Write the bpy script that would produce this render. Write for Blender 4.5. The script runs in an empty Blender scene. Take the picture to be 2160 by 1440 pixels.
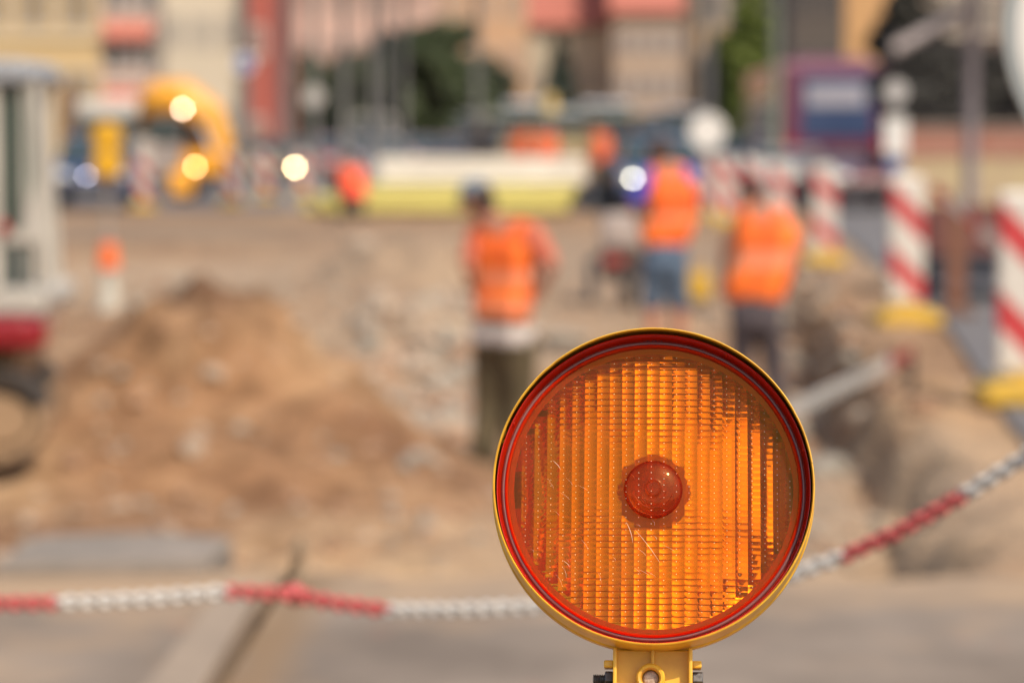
import bpy, bmesh, math, random
from mathutils import Vector, Matrix, noise
R = math.radians
sc = bpy.context.scene
COL = sc.collection
random.seed(7)

# ------------------------------------------------------------------ camera
CAM_H = 1.4
F = 6000.0                      # focal length in photo pixels (2160 wide)
PITCH = math.atan(425.0 / F)
cam_d = bpy.data.cameras.new("camera")
cam = bpy.data.objects.new("camera", cam_d)
COL.objects.link(cam)
cam.location = (0, 0, CAM_H)
cam.rotation_euler = (R(90) - PITCH, 0, 0)
cam_d.sensor_width = 36.0
cam_d.lens = 36.0 * F / 2160.0
cam_d.clip_start = 0.05
cam_d.clip_end = 4000
cam_d.dof.use_dof = True
cam_d.dof.focus_distance = 1.73
cam_d.dof.aperture_fstop = 5.8
cam_d.dof.aperture_blades = 9
cam_d.dof.aperture_rotation = R(10)
sc.camera = cam

# ------------------------------------------------------------------ sky and sun
SUN_EL, SUN_AZ = 50.0, 36.0     # azimuth measured to the right of straight behind the camera
sdir = Vector((math.sin(R(SUN_AZ)) * math.cos(R(SUN_EL)), -math.cos(R(SUN_AZ)) * math.cos(R(SUN_EL)), math.sin(R(SUN_EL))))
world = bpy.data.worlds.new("World")
sc.world = world
world.use_nodes = True
wn = world.node_tree
wn.nodes.clear()
sky = wn.nodes.new("ShaderNodeTexSky")
sky.sky_type = 'NISHITA'
sky.sun_disc = False
sky.sun_elevation = R(SUN_EL)
sky.sun_rotation = math.atan2(sdir.x, sdir.y)
sky.air_density = 1.3
sky.dust_density = 3.0
bg = wn.nodes.new("ShaderNodeBackground")
bg.inputs[1].default_value = 0.13
wo = wn.nodes.new("ShaderNodeOutputWorld")
wn.links.new(sky.outputs[0], bg.inputs[0])
wn.links.new(bg.outputs[0], wo.inputs[0])
sl = bpy.data.lights.new("sun", 'SUN')
sl.energy = 3.1
sl.angle = R(0.5)
sl.color = (1.0, 0.89, 0.73)
sun = bpy.data.objects.new("sun", sl)
COL.objects.link(sun)
sun.rotation_euler = sdir.to_track_quat('Z', 'Y').to_euler()
sun.location = (6, -6, 12)

sc.view_settings.view_transform = 'Standard'
sc.view_settings.look = 'None'
sc.view_settings.exposure = 0.37
sc.view_settings.gamma = 1.0
sc.cycles.use_denoising = True
sc.cycles.max_bounces = 12
sc.cycles.transparent_max_bounces = 12
sc.cycles.sample_clamp_indirect = 12

# ------------------------------------------------------------------ helpers
def P(px, py, d):
    """point seen at photo pixel (px,py) at world distance y=d"""
    c, s = math.cos(PITCH), math.sin(PITCH)
    u, v = (px - 1080) / F, (720 - py) / F
    vx, vy, vz = u, c + v * s, -s + v * c
    k = d / vy
    return Vector((vx * k, d, CAM_H + vz * k))

def G(px, py, z=0.0):
    c, s = math.cos(PITCH), math.sin(PITCH)
    u, v = (px - 1080) / F, (720 - py) / F
    vx, vy, vz = u, c + v * s, -s + v * c
    k = (z - CAM_H) / vz
    return Vector((vx * k, vy * k, z))

class NT:
    def __init__(self, name):
        self.m = bpy.data.materials.new(name)
        self.m.use_nodes = True
        self.t = self.m.node_tree
        self.t.nodes.clear()
        self.out = self.t.nodes.new("ShaderNodeOutputMaterial")
    def n(self, kind, **kw):
        nd = self.t.nodes.new("ShaderNode" + kind)
        for k, v in kw.items():
            setattr(nd, k, v)
        return nd
    def l(self, a, b):
        self.t.links.new(a, b)

def c4(c):
    return (c[0], c[1], c[2], 1.0)

def mat(name, col, rough=0.7, metal=0.0, col2=None, scale=4.0, bump=0.0, bscale=30.0, detail=5.0, spec=0.5, w2=0.5, trans=0.0, coat=0.0):
    """principled surface, its colour broken up by two octaves of noise"""
    b = NT(name)
    p = b.n("BsdfPrincipled")
    p.inputs["Base Color"].default_value = c4(col)
    p.inputs["Roughness"].default_value = rough
    p.inputs["Metallic"].default_value = metal
    p.inputs["Specular IOR Level"].default_value = spec
    p.inputs["Coat Weight"].default_value = coat
    tc = b.n("TexCoord")
    if col2 is None:
        col2 = tuple(c * 0.78 for c in col)
    nz = b.n("TexNoise")
    nz.inputs["Scale"].default_value = scale
    nz.inputs["Detail"].default_value = detail
    nz.inputs["Roughness"].default_value = 0.62
    b.l(tc.outputs["Object"], nz.inputs["Vector"])
    rp = b.n("ValToRGB")
    rp.color_ramp.elements[0].position = 0.5 - 0.22 * w2 * 2
    rp.color_ramp.elements[0].color = c4(col2)
    rp.color_ramp.elements[1].position = 0.5 + 0.2
    rp.color_ramp.elements[1].color = c4(col)
    b.l(nz.outputs["Fac"], rp.inputs["Fac"])
    b.l(rp.outputs["Color"], p.inputs["Base Color"])
    rr = b.n("MapRange")
    rr.inputs["To Min"].default_value = max(0.03, rough - 0.08)
    rr.inputs["To Max"].default_value = min(1, rough + 0.1)
    b.l(nz.outputs["Fac"], rr.inputs["Value"])
    b.l(rr.outputs["Result"], p.inputs["Roughness"])
    if bump:
        n2 = b.n("TexNoise")
        n2.inputs["Scale"].default_value = bscale
        n2.inputs["Detail"].default_value = 4
        b.l(tc.outputs["Object"], n2.inputs["Vector"])
        bp = b.n("Bump")
        bp.inputs["Strength"].default_value = 1.0
        bp.inputs["Distance"].default_value = bump
        b.l(n2.outputs["Fac"], bp.inputs["Height"])
        b.l(bp.outputs["Normal"], p.inputs["Normal"])
    if trans:
        tr = b.n("BsdfTranslucent")
        b.l(rp.outputs["Color"], tr.inputs["Color"])
        mx = b.n("MixShader")
        mx.inputs["Fac"].default_value = trans
        b.l(p.outputs[0], mx.inputs[1])
        b.l(tr.outputs[0], mx.inputs[2])
        b.l(mx.outputs[0], b.out.inputs["Surface"])
    else:
        b.l(p.outputs[0], b.out.inputs["Surface"])
    return b.m

def obj(name, bm, material, parent=None, smooth=False, bevel=0.0, loc=None, autosmooth=None):
    me = bpy.data.meshes.new(name)
    bm.to_mesh(me)
    bm.free()
    for mm in (material if isinstance(material, (list, tuple)) else [material]):
        me.materials.append(mm)
    if smooth:
        me.polygons.foreach_set("use_smooth", [True] * len(me.polygons))
        if autosmooth:
            me.set_sharp_from_angle(angle=R(autosmooth))
    o = bpy.data.objects.new(name, me)
    COL.objects.link(o)
    if parent is not None:
        o.parent = parent
    if loc is not None:
        o.location = loc
    if bevel:
        md = o.modifiers.new("bevel", 'BEVEL')
        md.width = bevel
        md.segments = 2
        md.limit_method = 'ANGLE'
        md.angle_limit = R(40)
    return o

def tag(o, label, cat, group=None, kind=None):
    if label: o["label"] = label
    if cat: o["category"] = cat
    if group: o["group"] = group
    if kind: o["kind"] = kind
    return o

def thing(name, label, cat, loc=(0, 0, 0), rz=0.0, group=None, rot=None):
    o = bpy.data.objects.new(name, None)
    o.empty_display_size = 0.2
    COL.objects.link(o)
    o.location = loc
    o.rotation_euler = rot if rot else (0, 0, rz)
    return tag(o, label, cat, group)

def children_of(o):
    return list(o.children)

def copy_tree(o, parent=None):
    c = o.copy()
    COL.objects.link(c)
    if parent is not None:
        c.parent = parent
    for ch in children_of(o):
        copy_tree(ch, c)
    return c

def bx(bm, x0, x1, y0, y1, z0, z1, mi=0, rot=None):
    vs = [bm.verts.new((x, y, z)) for z in (z0, z1) for (x, y) in ((x0, y0), (x1, y0), (x1, y1), (x0, y1))]
    if rot is not None:
        for v in vs: v.co = rot @ v.co
    fs = [(0, 3, 2, 1), (4, 5, 6, 7), (0, 1, 5, 4), (1, 2, 6, 5), (2, 3, 7, 6), (3, 0, 4, 7)]
    for f in fs:
        fa = bm.faces.new([vs[i] for i in f])
        fa.material_index = mi
    return vs

def frame_of(d):
    d = d.normalized()
    a = Vector((0, 0, 1)) if abs(d.z) < 0.95 else Vector((1, 0, 0))
    u = d.cross(a).normalized()
    return u, u.cross(d).normalized()

def tube(bm, pts, r, seg=12, cap=True, mi=0, flat=1.0):
    """tube along points, r a number or list"""
    pts = [Vector(p) for p in pts]
    rs = r if isinstance(r, (list, tuple)) else [r] * len(pts)
    rings = []
    pu = None
    for i, p in enumerate(pts):
        d = (pts[min(i + 1, len(pts) - 1)] - pts[max(i - 1, 0)])
        if d.length < 1e-9: d = Vector((0, 0, 1))
        if pu is None:
            u, w = frame_of(d)
        else:
            dn = d.normalized()
            u = (pu - dn * pu.dot(dn)).normalized()
            w = u.cross(dn).normalized()
        pu = u
        rings.append([bm.verts.new(p + (u * math.cos(2 * math.pi * k / seg) + w * flat * math.sin(2 * math.pi * k / seg)) * rs[i]) for k in range(seg)])
    for a, b in zip(rings[:-1], rings[1:]):
        for k in range(seg):
            f = bm.faces.new((a[k], a[(k + 1) % seg], b[(k + 1) % seg], b[k]))
            f.material_index = mi
    if cap:
        for rg in (rings[0], list(reversed(rings[-1]))):
            f = bm.faces.new(rg)
            f.material_index = mi

def lathe(bm, prof, seg=48, axis='Z', closed=False, mi=0, a0=0.0, a1=2 * math.pi):
    """revolve (r, h) profile"""
    full = abs(a1 - a0 - 2 * math.pi) < 1e-6
    n = seg if full else seg + 1
    rings = []
    for (r, h) in prof:
        ring = []
        if r < 1e-7:
            v = {'Z': (0, 0, h), 'Y': (0, h, 0), 'X': (h, 0, 0)}[axis]
            ring = [bm.verts.new(v)] * n
        else:
            for k in range(n):
                a = a0 + (a1 - a0) * k / seg
                c, s = math.cos(a) * r, math.sin(a) * r
                ring.append(bm.verts.new({'Z': (c, s, h), 'Y': (c, h, s), 'X': (h, c, s)}[axis]))
        rings.append(ring)
    prs = list(zip(rings[:-1], rings[1:]))
    if closed: prs.append((rings[-1], rings[0]))
    for a, b in prs:
        for k in range(seg):
            k2 = (k + 1) % n
            vs = []
            for v in (a[k], a[k2], b[k2], b[k]):
                if v not in vs: vs.append(v)
            if len(vs) >= 3:
                try:
                    f = bm.faces.new(vs)
                    f.material_index = mi
                except ValueError:
                    pass

def ball(bm, c, rx, ry=None, rz=None, seg=16, rings=10, rot=None, mi=0):
    ry = rx if ry is None else ry
    rz = rx if rz is None else rz
    M = Matrix.Translation(Vector(c)) @ (rot.to_4x4() if rot is not None else Matrix.Identity(4)) @ Matrix.Diagonal((rx, ry, rz, 1))
    g = bmesh.ops.create_uvsphere(bm, u_segments=seg, v_segments=rings, radius=1.0, matrix=M)
    if mi:
        for v in g['verts']:
            for f in v.link_faces: f.material_index = mi

def prism(bm, pts, h0, h1, plane='XY', mi=0):
    """extrude a 2D outline; plane tells which axes pts use"""
    def m(p, h):
        return {'XY': (p[0], p[1], h), 'XZ': (p[0], h, p[1]), 'YZ': (h, p[0], p[1])}[plane]
    a = [bm.verts.new(m(p, h0)) for p in pts]
    b = [bm.verts.new(m(p, h1)) for p in pts]
    n = len(pts)
    fs = [bm.faces.new(a), bm.faces.new(list(reversed(b)))]
    for k in range(n):
        fs.append(bm.faces.new((a[k], b[k], b[(k + 1) % n], a[(k + 1) % n])))
    for f in fs: f.material_index = mi
    bmesh.ops.recalc_face_normals(bm, faces=fs)
# ------------------------------------------------------------------ ground
def ss(a, b, x):
    t = max(0.0, min(1.0, (x - a) / (b - a)))
    return t * t * (3 - 2 * t)
def interp(tab, x):
    if x <= tab[0][0]: return tab[0][1]
    for (a, va), (b, vb) in zip(tab[:-1], tab[1:]):
        if x <= b: return va + (vb - va) * (x - a) / (b - a)
    return tab[-1][1]
XR = [(9.2, 1.42), (13.9, 1.86), (23.7, 2.46), (48, 4.5)]
FLOOR = [(9.2, -0.50), (18, -0.55), (22, -0.36), (30, -0.20), (44, -0.10), (54, -0.02)]
MOUNDS = [(-1.82, 17.2, .50, .44, .7), (-1.40, 17.0, .50, .50, .8), (-0.9, 16.4, .26, .55, .9), (-2.35, 16.8, .62, .55, .9), (-3.6, 15.0, .26, 1.1, .8), (-1.6, 15.2, .26, 1.0, .7), (-1.5, 13.4, .12, 1.6, .7),
          (-0.75, 22.5, .42, .55, .9), (-1.3, 20.4, .30, .5, .7), (-0.45, 25.0, .35, .5, .9), (-1.0, 30, .62, .9, 1.4), (-2.9, 26.5, .22, .8, 1.5), (2.15, 20.2, .0, .3, .5)]
road_l_y = [(9.06, 2.28), (10.5, 2.2), (13.9, 2.45), (17, 2.8), (20.7, 3.2), (28, 3.75), (37, 4.5), (48, 5.2)]
def fbm(x, y, s, o=4):
    return noise.fractal(Vector((x * s, y * s, 3.3)), 0.9, 2.0, o)
def hgt(x, y):
    wob = 0.22 * fbm(x, y, 1.1, 3) + 0.10 * fbm(x + 7, y, 3.7, 4)
    xr = interp(XR, y) + wob
    f = interp(FLOOR, y)
    inside = (1 - ss(xr - 0.05, xr + 0.14, x)) * ss(9.05, 9.75, y + 0.2 * fbm(x, y, .8, 3)) * (1 - ss(50, 56, y)) * ss(-14, -12, x)
    f = f + 0.26 * ss(xr - 2.2, xr - .2, x) * (1 - ss(13.5, 17, y))
    f = f - 0.42 * math.exp(-((x - xr + .10) / .085) ** 2) * (1 - ss(13.5, 15.5, y))
    # the dug trench along the right side
    tr = ss(xr - 1.15, xr - 0.75, x) * (1 - ss(xr - 0.05, xr + 0.14, x)) * ss(15.5, 17.5, y) * (1 - ss(24, 28, y))
    z = -0.02 + inside * (f + 0.02 - 0.2 * tr)
    for (mx, my, mh, sx, sy) in MOUNDS:
        q = ((x - mx) / sx) ** 2 + ((y - my) / sy) ** 2
        if q < 9:
            e_ = math.exp(-q * 0.75)
            z += mh * e_ + (0.075 * fbm(x, y, 3.2, 5) * min(1, e_ * 2) if mh > .3 else 0)
    near = ss(9.0, 10, y) * (1 - ss(44, 60, y))
    bank = ss(xr, xr + .3, x) * (1 - ss(xr + 1.1, xr + 1.6, x)) * near
    bank *= 1 - ss(-0.25, -0.1, x - interp(road_l_y, y))
    z += 0.03 * bank
    z += near * (0.055 * fbm(x, y, 1.6, 5) + 0.03 * fbm(x, y, 4.5, 4) + 0.015 * fbm(x, y, 11, 3)) * max(inside, bank)
    return z
def axis(vals):
    out = []
    for a, b, st in vals:
        n = max(1, int(round((b - a) / st)))
        out += [a + (b - a) * k / n for k in range(n)]
    return out + [vals[-1][1]]
gx = axis([(-900, -100, 200), (-100, -20, 20), (-20, -5, 1.0), (-5, 4.5, 0.07), (4.5, 12, 0.7), (12, 30, 6), (30, 100, 20), (100, 900, 200)])
gy = axis([(-60, 0, 20), (0, 8.6, 1.2), (8.6, 26, 0.085), (26, 40, 0.25), (40, 60, 1.0), (60, 200, 20), (200, 2400, 300)])
me = bpy.data.meshes.new("ground")
vs, fs = [], []
for y in gy:
    for x in gx: vs.append((x, y, hgt(x, y)))
W_ = len(gx)
for j in range(len(gy) - 1):
    for i in range(W_ - 1):
        a = j * W_ + i
        fs.append((a, a + 1, a + 1 + W_, a + W_))
me.from_pydata(vs, [], fs)
me.polygons.foreach_set("use_smooth", [True] * len(me.polygons))
def m_ground():
    b = NT("sandy_soil")
    p = b.n("BsdfPrincipled"); p.inputs["Roughness"].default_value = 0.95; p.inputs["Specular IOR Level"].default_value = 0.15
    tc = b.n("TexCoord")
    n1 = b.n("TexNoise"); n1.inputs["Scale"].default_value = 0.55; n1.inputs["Detail"].default_value = 7; n1.inputs["Roughness"].default_value = 0.65
    b.l(tc.outputs["Object"], n1.inputs["Vector"])
    r1 = b.n("ValToRGB")
    e = r1.color_ramp.elements
    e[0].position = 0.36; e[0].color = (0.25, 0.145, 0.085, 1)
    e[1].position = 0.66; e[1].color = (0.45, 0.315, 0.195, 1)
    m_ = e.new(0.5); m_.color = (0.335, 0.213, 0.128, 1)
    b.l(n1.outputs["Fac"], r1.inputs["Fac"])
    # darker moist earth where the excavated heaps lie, paler worn sand elsewhere
    n2 = b.n("TexNoise"); n2.inputs["Scale"].default_value = 5; n2.inputs["Detail"].default_value = 8
    b.l(tc.outputs["Object"], n2.inputs["Vector"])
    r2 = b.n("ValToRGB"); r2.color_ramp.elements[0].position = 0.35; r2.color_ramp.elements[0].color = (0.52, 0.48, 0.44, 1); r2.color_ramp.elements[1].position = 0.6; r2.color_ramp.elements[1].color = (1.08, 1.06, 1.04, 1)
    b.l(n2.outputs["Fac"], r2.inputs["Fac"])
    mx = b.n("MixRGB", blend_type='MULTIPLY'); mx.inputs[0].default_value = 0.8
    b.l(r1.outputs["Color"], mx.inputs[1]); b.l(r2.outputs["Color"], mx.inputs[2])
    # zones by place: freshly dug brown earth of the heap
    sp = b.n("SeparateXYZ"); b.l(tc.outputs["Object"], sp.inputs[0])
    def zone(cx, cy, rx, ry, soft=0.5):
        mp = b.n("Mapping"); mp.inputs["Location"].default_value = (-cx / rx, -cy / ry, 0); mp.inputs["Scale"].default_value = (1 / rx, 1 / ry, 0)
        b.l(tc.outputs["Object"], mp.inputs["Vector"])
        ln = b.n("VectorMath", operation='LENGTH'); b.l(mp.outputs[0], ln.inputs[0])
        ad = b.n("Math", operation='ADD'); b.l(ln.outputs["Value"], ad.inputs[0]); b.l(n2.outputs["Fac"], ad.inputs[1])
        mr = b.n("MapRange"); mr.inputs["From Min"].default_value = 1.5 + soft; mr.inputs["From Max"].default_value = 1.5 - soft
        b.l(ad.outputs[0], mr.inputs["Value"])
        return mr.outputs[0]
    cur = mx.outputs[0]
    for (cx, cy, rx, ry, col, k, bl) in [(-1.6, 15.6, 1.5, 2.3, (0.90, 0.79, 0.69), 0.95, 'MULTIPLY'), (-1.76, 17.25, .45, .6, (0.15, 0.08, 0.045), 0.95, 'MIX'), (-6.4, 46, 4.2, 4.5, (0.235, 0.17, 0.12), 0.8, 'MIX'), (-4.4, 33, 2.0, 3.2, (0.42, 0.31, 0.215), 0.7, 'MIX'), (2.35, 13.2, .42, 2.6, (0.44, 0.27, 0.14), 0.8, 'MIX'), (-0.4, 11.6, 3.5, 1.1, (1.15, 1.12, 1.05), 0.9, 'MULTIPLY'),
                                         (1.2, 12.3, 1.2, 2.6, (0.36, 0.27, 0.19), 0.75, 'MIX'), (-0.5, 24, 1.1, 3.2, (0.42, 0.32, 0.225), 0.8, 'MIX'), (-3.0, 30, 2.2, 3.0, (0.33, 0.235, 0.155), 0.8, 'MIX'), (1.2, 36, 4.0, 9.0, (0.30, 0.22, 0.155), 0.8, 'MIX')]:
        z = zone(cx, cy, rx, ry)
        m2 = b.n("MixRGB", blend_type=bl)
        ml = b.n("Math", operation='MULTIPLY'); ml.inputs[1].default_value = k; b.l(z, ml.inputs[0])
        b.l(ml.outputs[0], m2.inputs[0]); b.l(cur, m2.inputs[1]); m2.inputs[2].default_value = c4(col)
        cur = m2.outputs[0]
    b.l(cur, p.inputs["Base Color"])
    n3 = b.n("TexNoise"); n3.inputs["Scale"].default_value = 18; n3.inputs["Detail"].default_value = 6
    b.l(tc.outputs["Object"], n3.inputs["Vector"])
    bp = b.n("Bump"); bp.inputs["Distance"].default_value = 0.04
    b.l(n3.outputs["Fac"], bp.inputs["Height"]); b.l(bp.outputs["Normal"], p.inputs["Normal"])
    b.l(p.outputs[0], b.out.inputs["Surface"])
    return b.m
me.materials.append(m_ground())
ground = bpy.data.objects.new("ground", me); COL.objects.link(ground); tag(ground, None, None, kind="structure")

def m_pave():
    b = NT("sandy_worn_asphalt")
    p = b.n("BsdfPrincipled"); p.inputs["Roughness"].default_value = .93; p.inputs["Specular IOR Level"].default_value = .2
    tc = b.n("TexCoord"); sp = b.n("SeparateXYZ"); b.l(tc.outputs["Object"], sp.inputs[0])
    n1 = b.n("TexNoise"); n1.inputs["Scale"].default_value = 1.1; n1.inputs["Detail"].default_value = 9; n1.inputs["Roughness"].default_value = .68; b.l(tc.outputs["Object"], n1.inputs["Vector"])
    r1 = b.n("ValToRGB"); r1.color_ramp.elements[0].position = .36; r1.color_ramp.elements[0].color = (.160, .126, .100, 1); r1.color_ramp.elements[1].position = .64; r1.color_ramp.elements[1].color = (.262, .208, .165, 1)
    b.l(n1.outputs["Fac"], r1.inputs[0])
    # sand blown and trodden in from the dug edge
    n2 = b.n("TexNoise"); n2.inputs["Scale"].default_value = 2.6; n2.inputs["Detail"].default_value = 8; b.l(tc.outputs["Object"], n2.inputs["Vector"])
    e1 = b.n("MapRange"); e1.inputs["From Min"].default_value = 7.9; e1.inputs["From Max"].default_value = 9.2; e1.inputs["To Min"].default_value = -.15; e1.inputs["To Max"].default_value = .36; b.l(sp.outputs["Y"], e1.inputs["Value"])
    e2 = b.n("MapRange"); e2.inputs["From Min"].default_value = -.6; e2.inputs["From Max"].default_value = -.9; e2.inputs["To Min"].default_value = 0; e2.inputs["To Max"].default_value = .14; b.l(sp.outputs["X"], e2.inputs["Value"])
    ad = b.n("Math", operation='ADD'); b.l(e1.outputs[0], ad.inputs[0]); b.l(n2.outputs["Fac"], ad.inputs[1])
    ad2 = b.n("Math", operation='ADD'); b.l(ad.outputs[0], ad2.inputs[0]); b.l(e2.outputs[0], ad2.inputs[1])
    mr = b.n("MapRange"); mr.inputs["From Min"].default_value = .45; mr.inputs["From Max"].default_value = .8; b.l(ad2.outputs[0], mr.inputs["Value"])
    mx = b.n("MixRGB"); b.l(mr.outputs[0], mx.inputs[0]); b.l(r1.outputs[0], mx.inputs[1]); mx.inputs[2].default_value = (.36, .25, .16, 1)
    # reddish marking paint residue
    n3 = b.n("TexNoise"); n3.inputs["Scale"].default_value = 3.4; n3.inputs["Detail"].default_value = 2; b.l(tc.outputs["Object"], n3.inputs["Vector"])
    r3 = b.n("ValToRGB"); r3.color_ramp.elements[0].position = .66; r3.color_ramp.elements[1].position = .74; r3.color_ramp.elements[1].color = (.5, .5, .5, 1); b.l(n3.outputs["Fac"], r3.inputs[0])
    m3 = b.n("MixRGB"); b.l(r3.outputs[0], m3.inputs[0]); b.l(mx.outputs[0], m3.inputs[1]); m3.inputs[2].default_value = (.36, .17, .12, 1)
    # brown strip along the kerb foot
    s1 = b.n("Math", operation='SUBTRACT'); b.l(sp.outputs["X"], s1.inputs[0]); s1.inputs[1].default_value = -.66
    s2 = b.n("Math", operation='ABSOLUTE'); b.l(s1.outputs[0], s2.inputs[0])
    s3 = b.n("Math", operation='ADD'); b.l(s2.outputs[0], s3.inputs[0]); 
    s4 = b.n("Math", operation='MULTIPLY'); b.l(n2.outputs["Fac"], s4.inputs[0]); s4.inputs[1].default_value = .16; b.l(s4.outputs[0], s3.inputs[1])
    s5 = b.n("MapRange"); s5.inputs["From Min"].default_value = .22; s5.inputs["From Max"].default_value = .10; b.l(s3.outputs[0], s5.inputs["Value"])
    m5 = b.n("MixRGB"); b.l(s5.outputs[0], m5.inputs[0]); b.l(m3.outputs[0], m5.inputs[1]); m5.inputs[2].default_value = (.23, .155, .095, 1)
    b.l(m5.outputs[0], p.inputs["Base Color"]); b.l(p.outputs[0], b.out.inputs[0]); return b.m
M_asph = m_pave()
M_asph_old = mat("worn_asphalt", (0.235, 0.190, 0.155), 0.9, col2=(0.165, 0.128, 0.105), scale=1.3, bump=0.006, bscale=60, detail=9)
M_asph2 = mat("grey_asphalt", (0.165, 0.150, 0.145), 0.88, col2=(0.11, 0.10, 0.10), scale=0.9, bump=0.006, bscale=60, detail=9)
M_conc = mat("old_concrete", (0.27, 0.22, 0.18), 0.9, col2=(0.17, 0.145, 0.12), scale=5, bump=0.004, bscale=70, detail=8)

def sheet(name, pts, z, material, th=0.0, kind="structure"):
    bm = bmesh.new()
    if th:
        prism(bm, pts, z - th, z)
    else:
        f = bm.faces.new([bm.verts.new((x, y, z)) for x, y in pts])
        if f.normal.z < 0: f.normal_flip()
    o = obj(name, bm, material)
    return tag(o, None, None, kind=kind)
# foreground pavement with a broken far edge, then the roadway to the right
rnd = random.Random(5)
edge = []
x = -9.0
while x < 1.55:
    edge.append((x, 9.12 + 0.30 * fbm(x, 0, 1.3, 5) + (0.28 if -1.62 < x < -1.0 else 0)))
    x += 0.12
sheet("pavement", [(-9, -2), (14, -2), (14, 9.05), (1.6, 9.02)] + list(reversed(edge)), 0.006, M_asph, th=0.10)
road_l = [(2.28, 9.06), (2.2, 10.5), (2.45, 13.9), (2.8, 17), (3.2, 20.7), (3.75, 28), (4.5, 37), (5.2, 48)]
sheet("road", [(14, 9.06)] + [(14, 56)] + [(5.8, 56)] + list(reversed(road_l)), 0.010, M_asph2)
sheet("far_road", [(-60, 56.2), (60, 56.2), (60, 320), (-60, 320)], 0.004, M_asph2)
bm = bmesh.new(); prism(bm, [(-0.97, 3.0), (-0.77, 3.0), (-0.735, 8.35), (-0.86, 8.45)], 0.0, 0.085)
bm.normal_update()
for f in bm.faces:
    if f.normal.x > .5: f.material_index = 1  # right face coloured dark to look shaded though the sun meets it
tag(obj("kerb", bm, [mat("sandy_kerb_stone", (0.33, 0.25, 0.18), 0.9, col2=(.23, .175, .13), scale=5), mat("kerb_side_shade_tint", (.20, .135, .085), .95, scale=6)], bevel=0.008), None, None, kind="structure")
bm = bmesh.new(); tube(bm, [(0, 0, 0), (.010, 0, .15)], [.020, .016], seg=8)
t = obj("wooden_peg", bm, mat("dark_peg_wood", (.28, .21, .14), .9, scale=12)); q = P(628, 1290, 8.9); t.location = (q.x, 8.9, 0); tag(t, "short dark wooden peg standing just past the kerb's far end", "peg")
for k in range(6):   # worn lane marks on the far road
    sheet("lane_marking", [(3.0 + k * .0, 60 + k * 12), (3.15, 60 + k * 12), (3.15, 66 + k * 12), (3.0, 66 + k * 12)], 0.008, mat("road_paint", (0.6, 0.58, 0.52), 0.8))
bm = bmesh.new()
prism(bm, [(-1.66, 9.0), (-0.98, 9.05), (-0.94, 9.5), (-1.22, 9.62), (-1.6, 9.55)], -0.06, 0.055)
t = obj("concrete_slab", bm, M_conc, bevel=0.012); t.rotation_euler = (R(1.5), 0, 0); t.location = (0, 0, -0.235)
tag(t, "broken grey paving slab lying at the sand's edge left of the leaning rod", "paving slab")

bm = bmesh.new(); bx(bm, -.10, .10, -.05, .05, 0, .07)
t = obj("shaded_gap_block", bm, mat("gap_shade_dark", (.10, .06, .035), .9, scale=14), bevel=.006); q = P(262, 1150, 9.72); t.location = (q.x, 9.72, hgt(q.x, 9.72) - .01); t.rotation_euler = (0, 0, .06)  # dark block put in to look like the shaded gap
tag(t, "short dark block added as shade in the gap behind the broken paving slab", "filler")
# stones: each sizeable one a thing of its own
M_st = [mat("pale_stone", (0.42, 0.32, 0.235), 0.9, scale=8, bump=0.01, bscale=12), mat("brown_stone", (0.34, 0.20, 0.12), 0.9, scale=8, bump=0.01, bscale=12), mat("grey_stone", (0.33, 0.29, 0.235), 0.9, scale=8, bump=0.01, bscale=12)]
def stone(px, py, d, r, mi, label, sq=0.7):
    rr = random.Random(int(px * 7 + py))
    bm = bmesh.new()
    bmesh.ops.create_icosphere(bm, subdivisions=3, radius=1.0)
    for v in bm.verts:
        n = v.co.normalized()
        v.co = Vector((n.x, n.y * 0.9, n.z * sq)) * r * (1 + 0.35 * noise.noise(n * 1.6 + Vector((px, py, 0)) * 0.37) + 0.12 * noise.noise(n * 4 + Vector((px, 0, 1))))
    p = P(px, py, d)
    o = obj("stone", bm, M_st[mi], smooth=True)
    o.location = (p.x, d, hgt(p.x, d) + r * sq * 0.45)
    o.rotation_euler = (rr.uniform(-.3, .3), rr.uniform(-.3, .3), rr.uniform(0, 6))
    tag(o, label, "stone", "stones lying on the dug earth")
stone(405, 868, 14.9, .075, 0, "palest small stone low on the brown heap")
stone(228, 872, 14.9, .06, 1, "brown stone low on the heap, between the pale one and the excavator track")
stone(150, 875, 14.7, .07, 1, "brown stone on the heap nearest the excavator track")
stone(450, 640, 16.2, .07, 0, "pale stone just under the top of the earth heap")
stone(285, 665, 15.9, .06, 1, "brown stone on the heap's left shoulder")
stone(945, 620, 24.0, .17, 0, "big pale boulder beside the hip of the worker with the cap")
stone(765, 512, 30.0, .16, 0, "pale boulder on top of the far rubble pile")
stone(800, 565, 27.5, .13, 0, "pale upright stone in the middle of the rubble")
stone(720, 655, 21.5, .16, 2, "long grey slab piece lying right of the brown heap", 0.35)
stone(770, 690, 20.6, .13, 2, "grey broken slab in front of the rubble pile", 0.4)
stone(760, 630, 23.0, .12, 2, "dark grey chunk on the rubble pile's near face")
stone(935, 700, 20.5, .13, 2, "grey chunk left of the white shirt hem of the worker with the cap", 0.45)
stone(1190, 640, 23.5, .20, 2, "pale greenish slab right of the worker with the cap", 0.4)
stone(505, 760, 15.6, .045, 2, "small dark stone in the middle of the brown heap")
stone(800, 740, 18.6, .10, 1, "sandy clod on the right foot of the brown heap")
stone(960, 770, 18.0, .10, 1, "sandy clod beside the knee of the worker with the cap")
stone(880, 1005, 15.3, .08, 2, "flat grey stone at the feet of the worker with the cap", 0.4)
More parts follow.
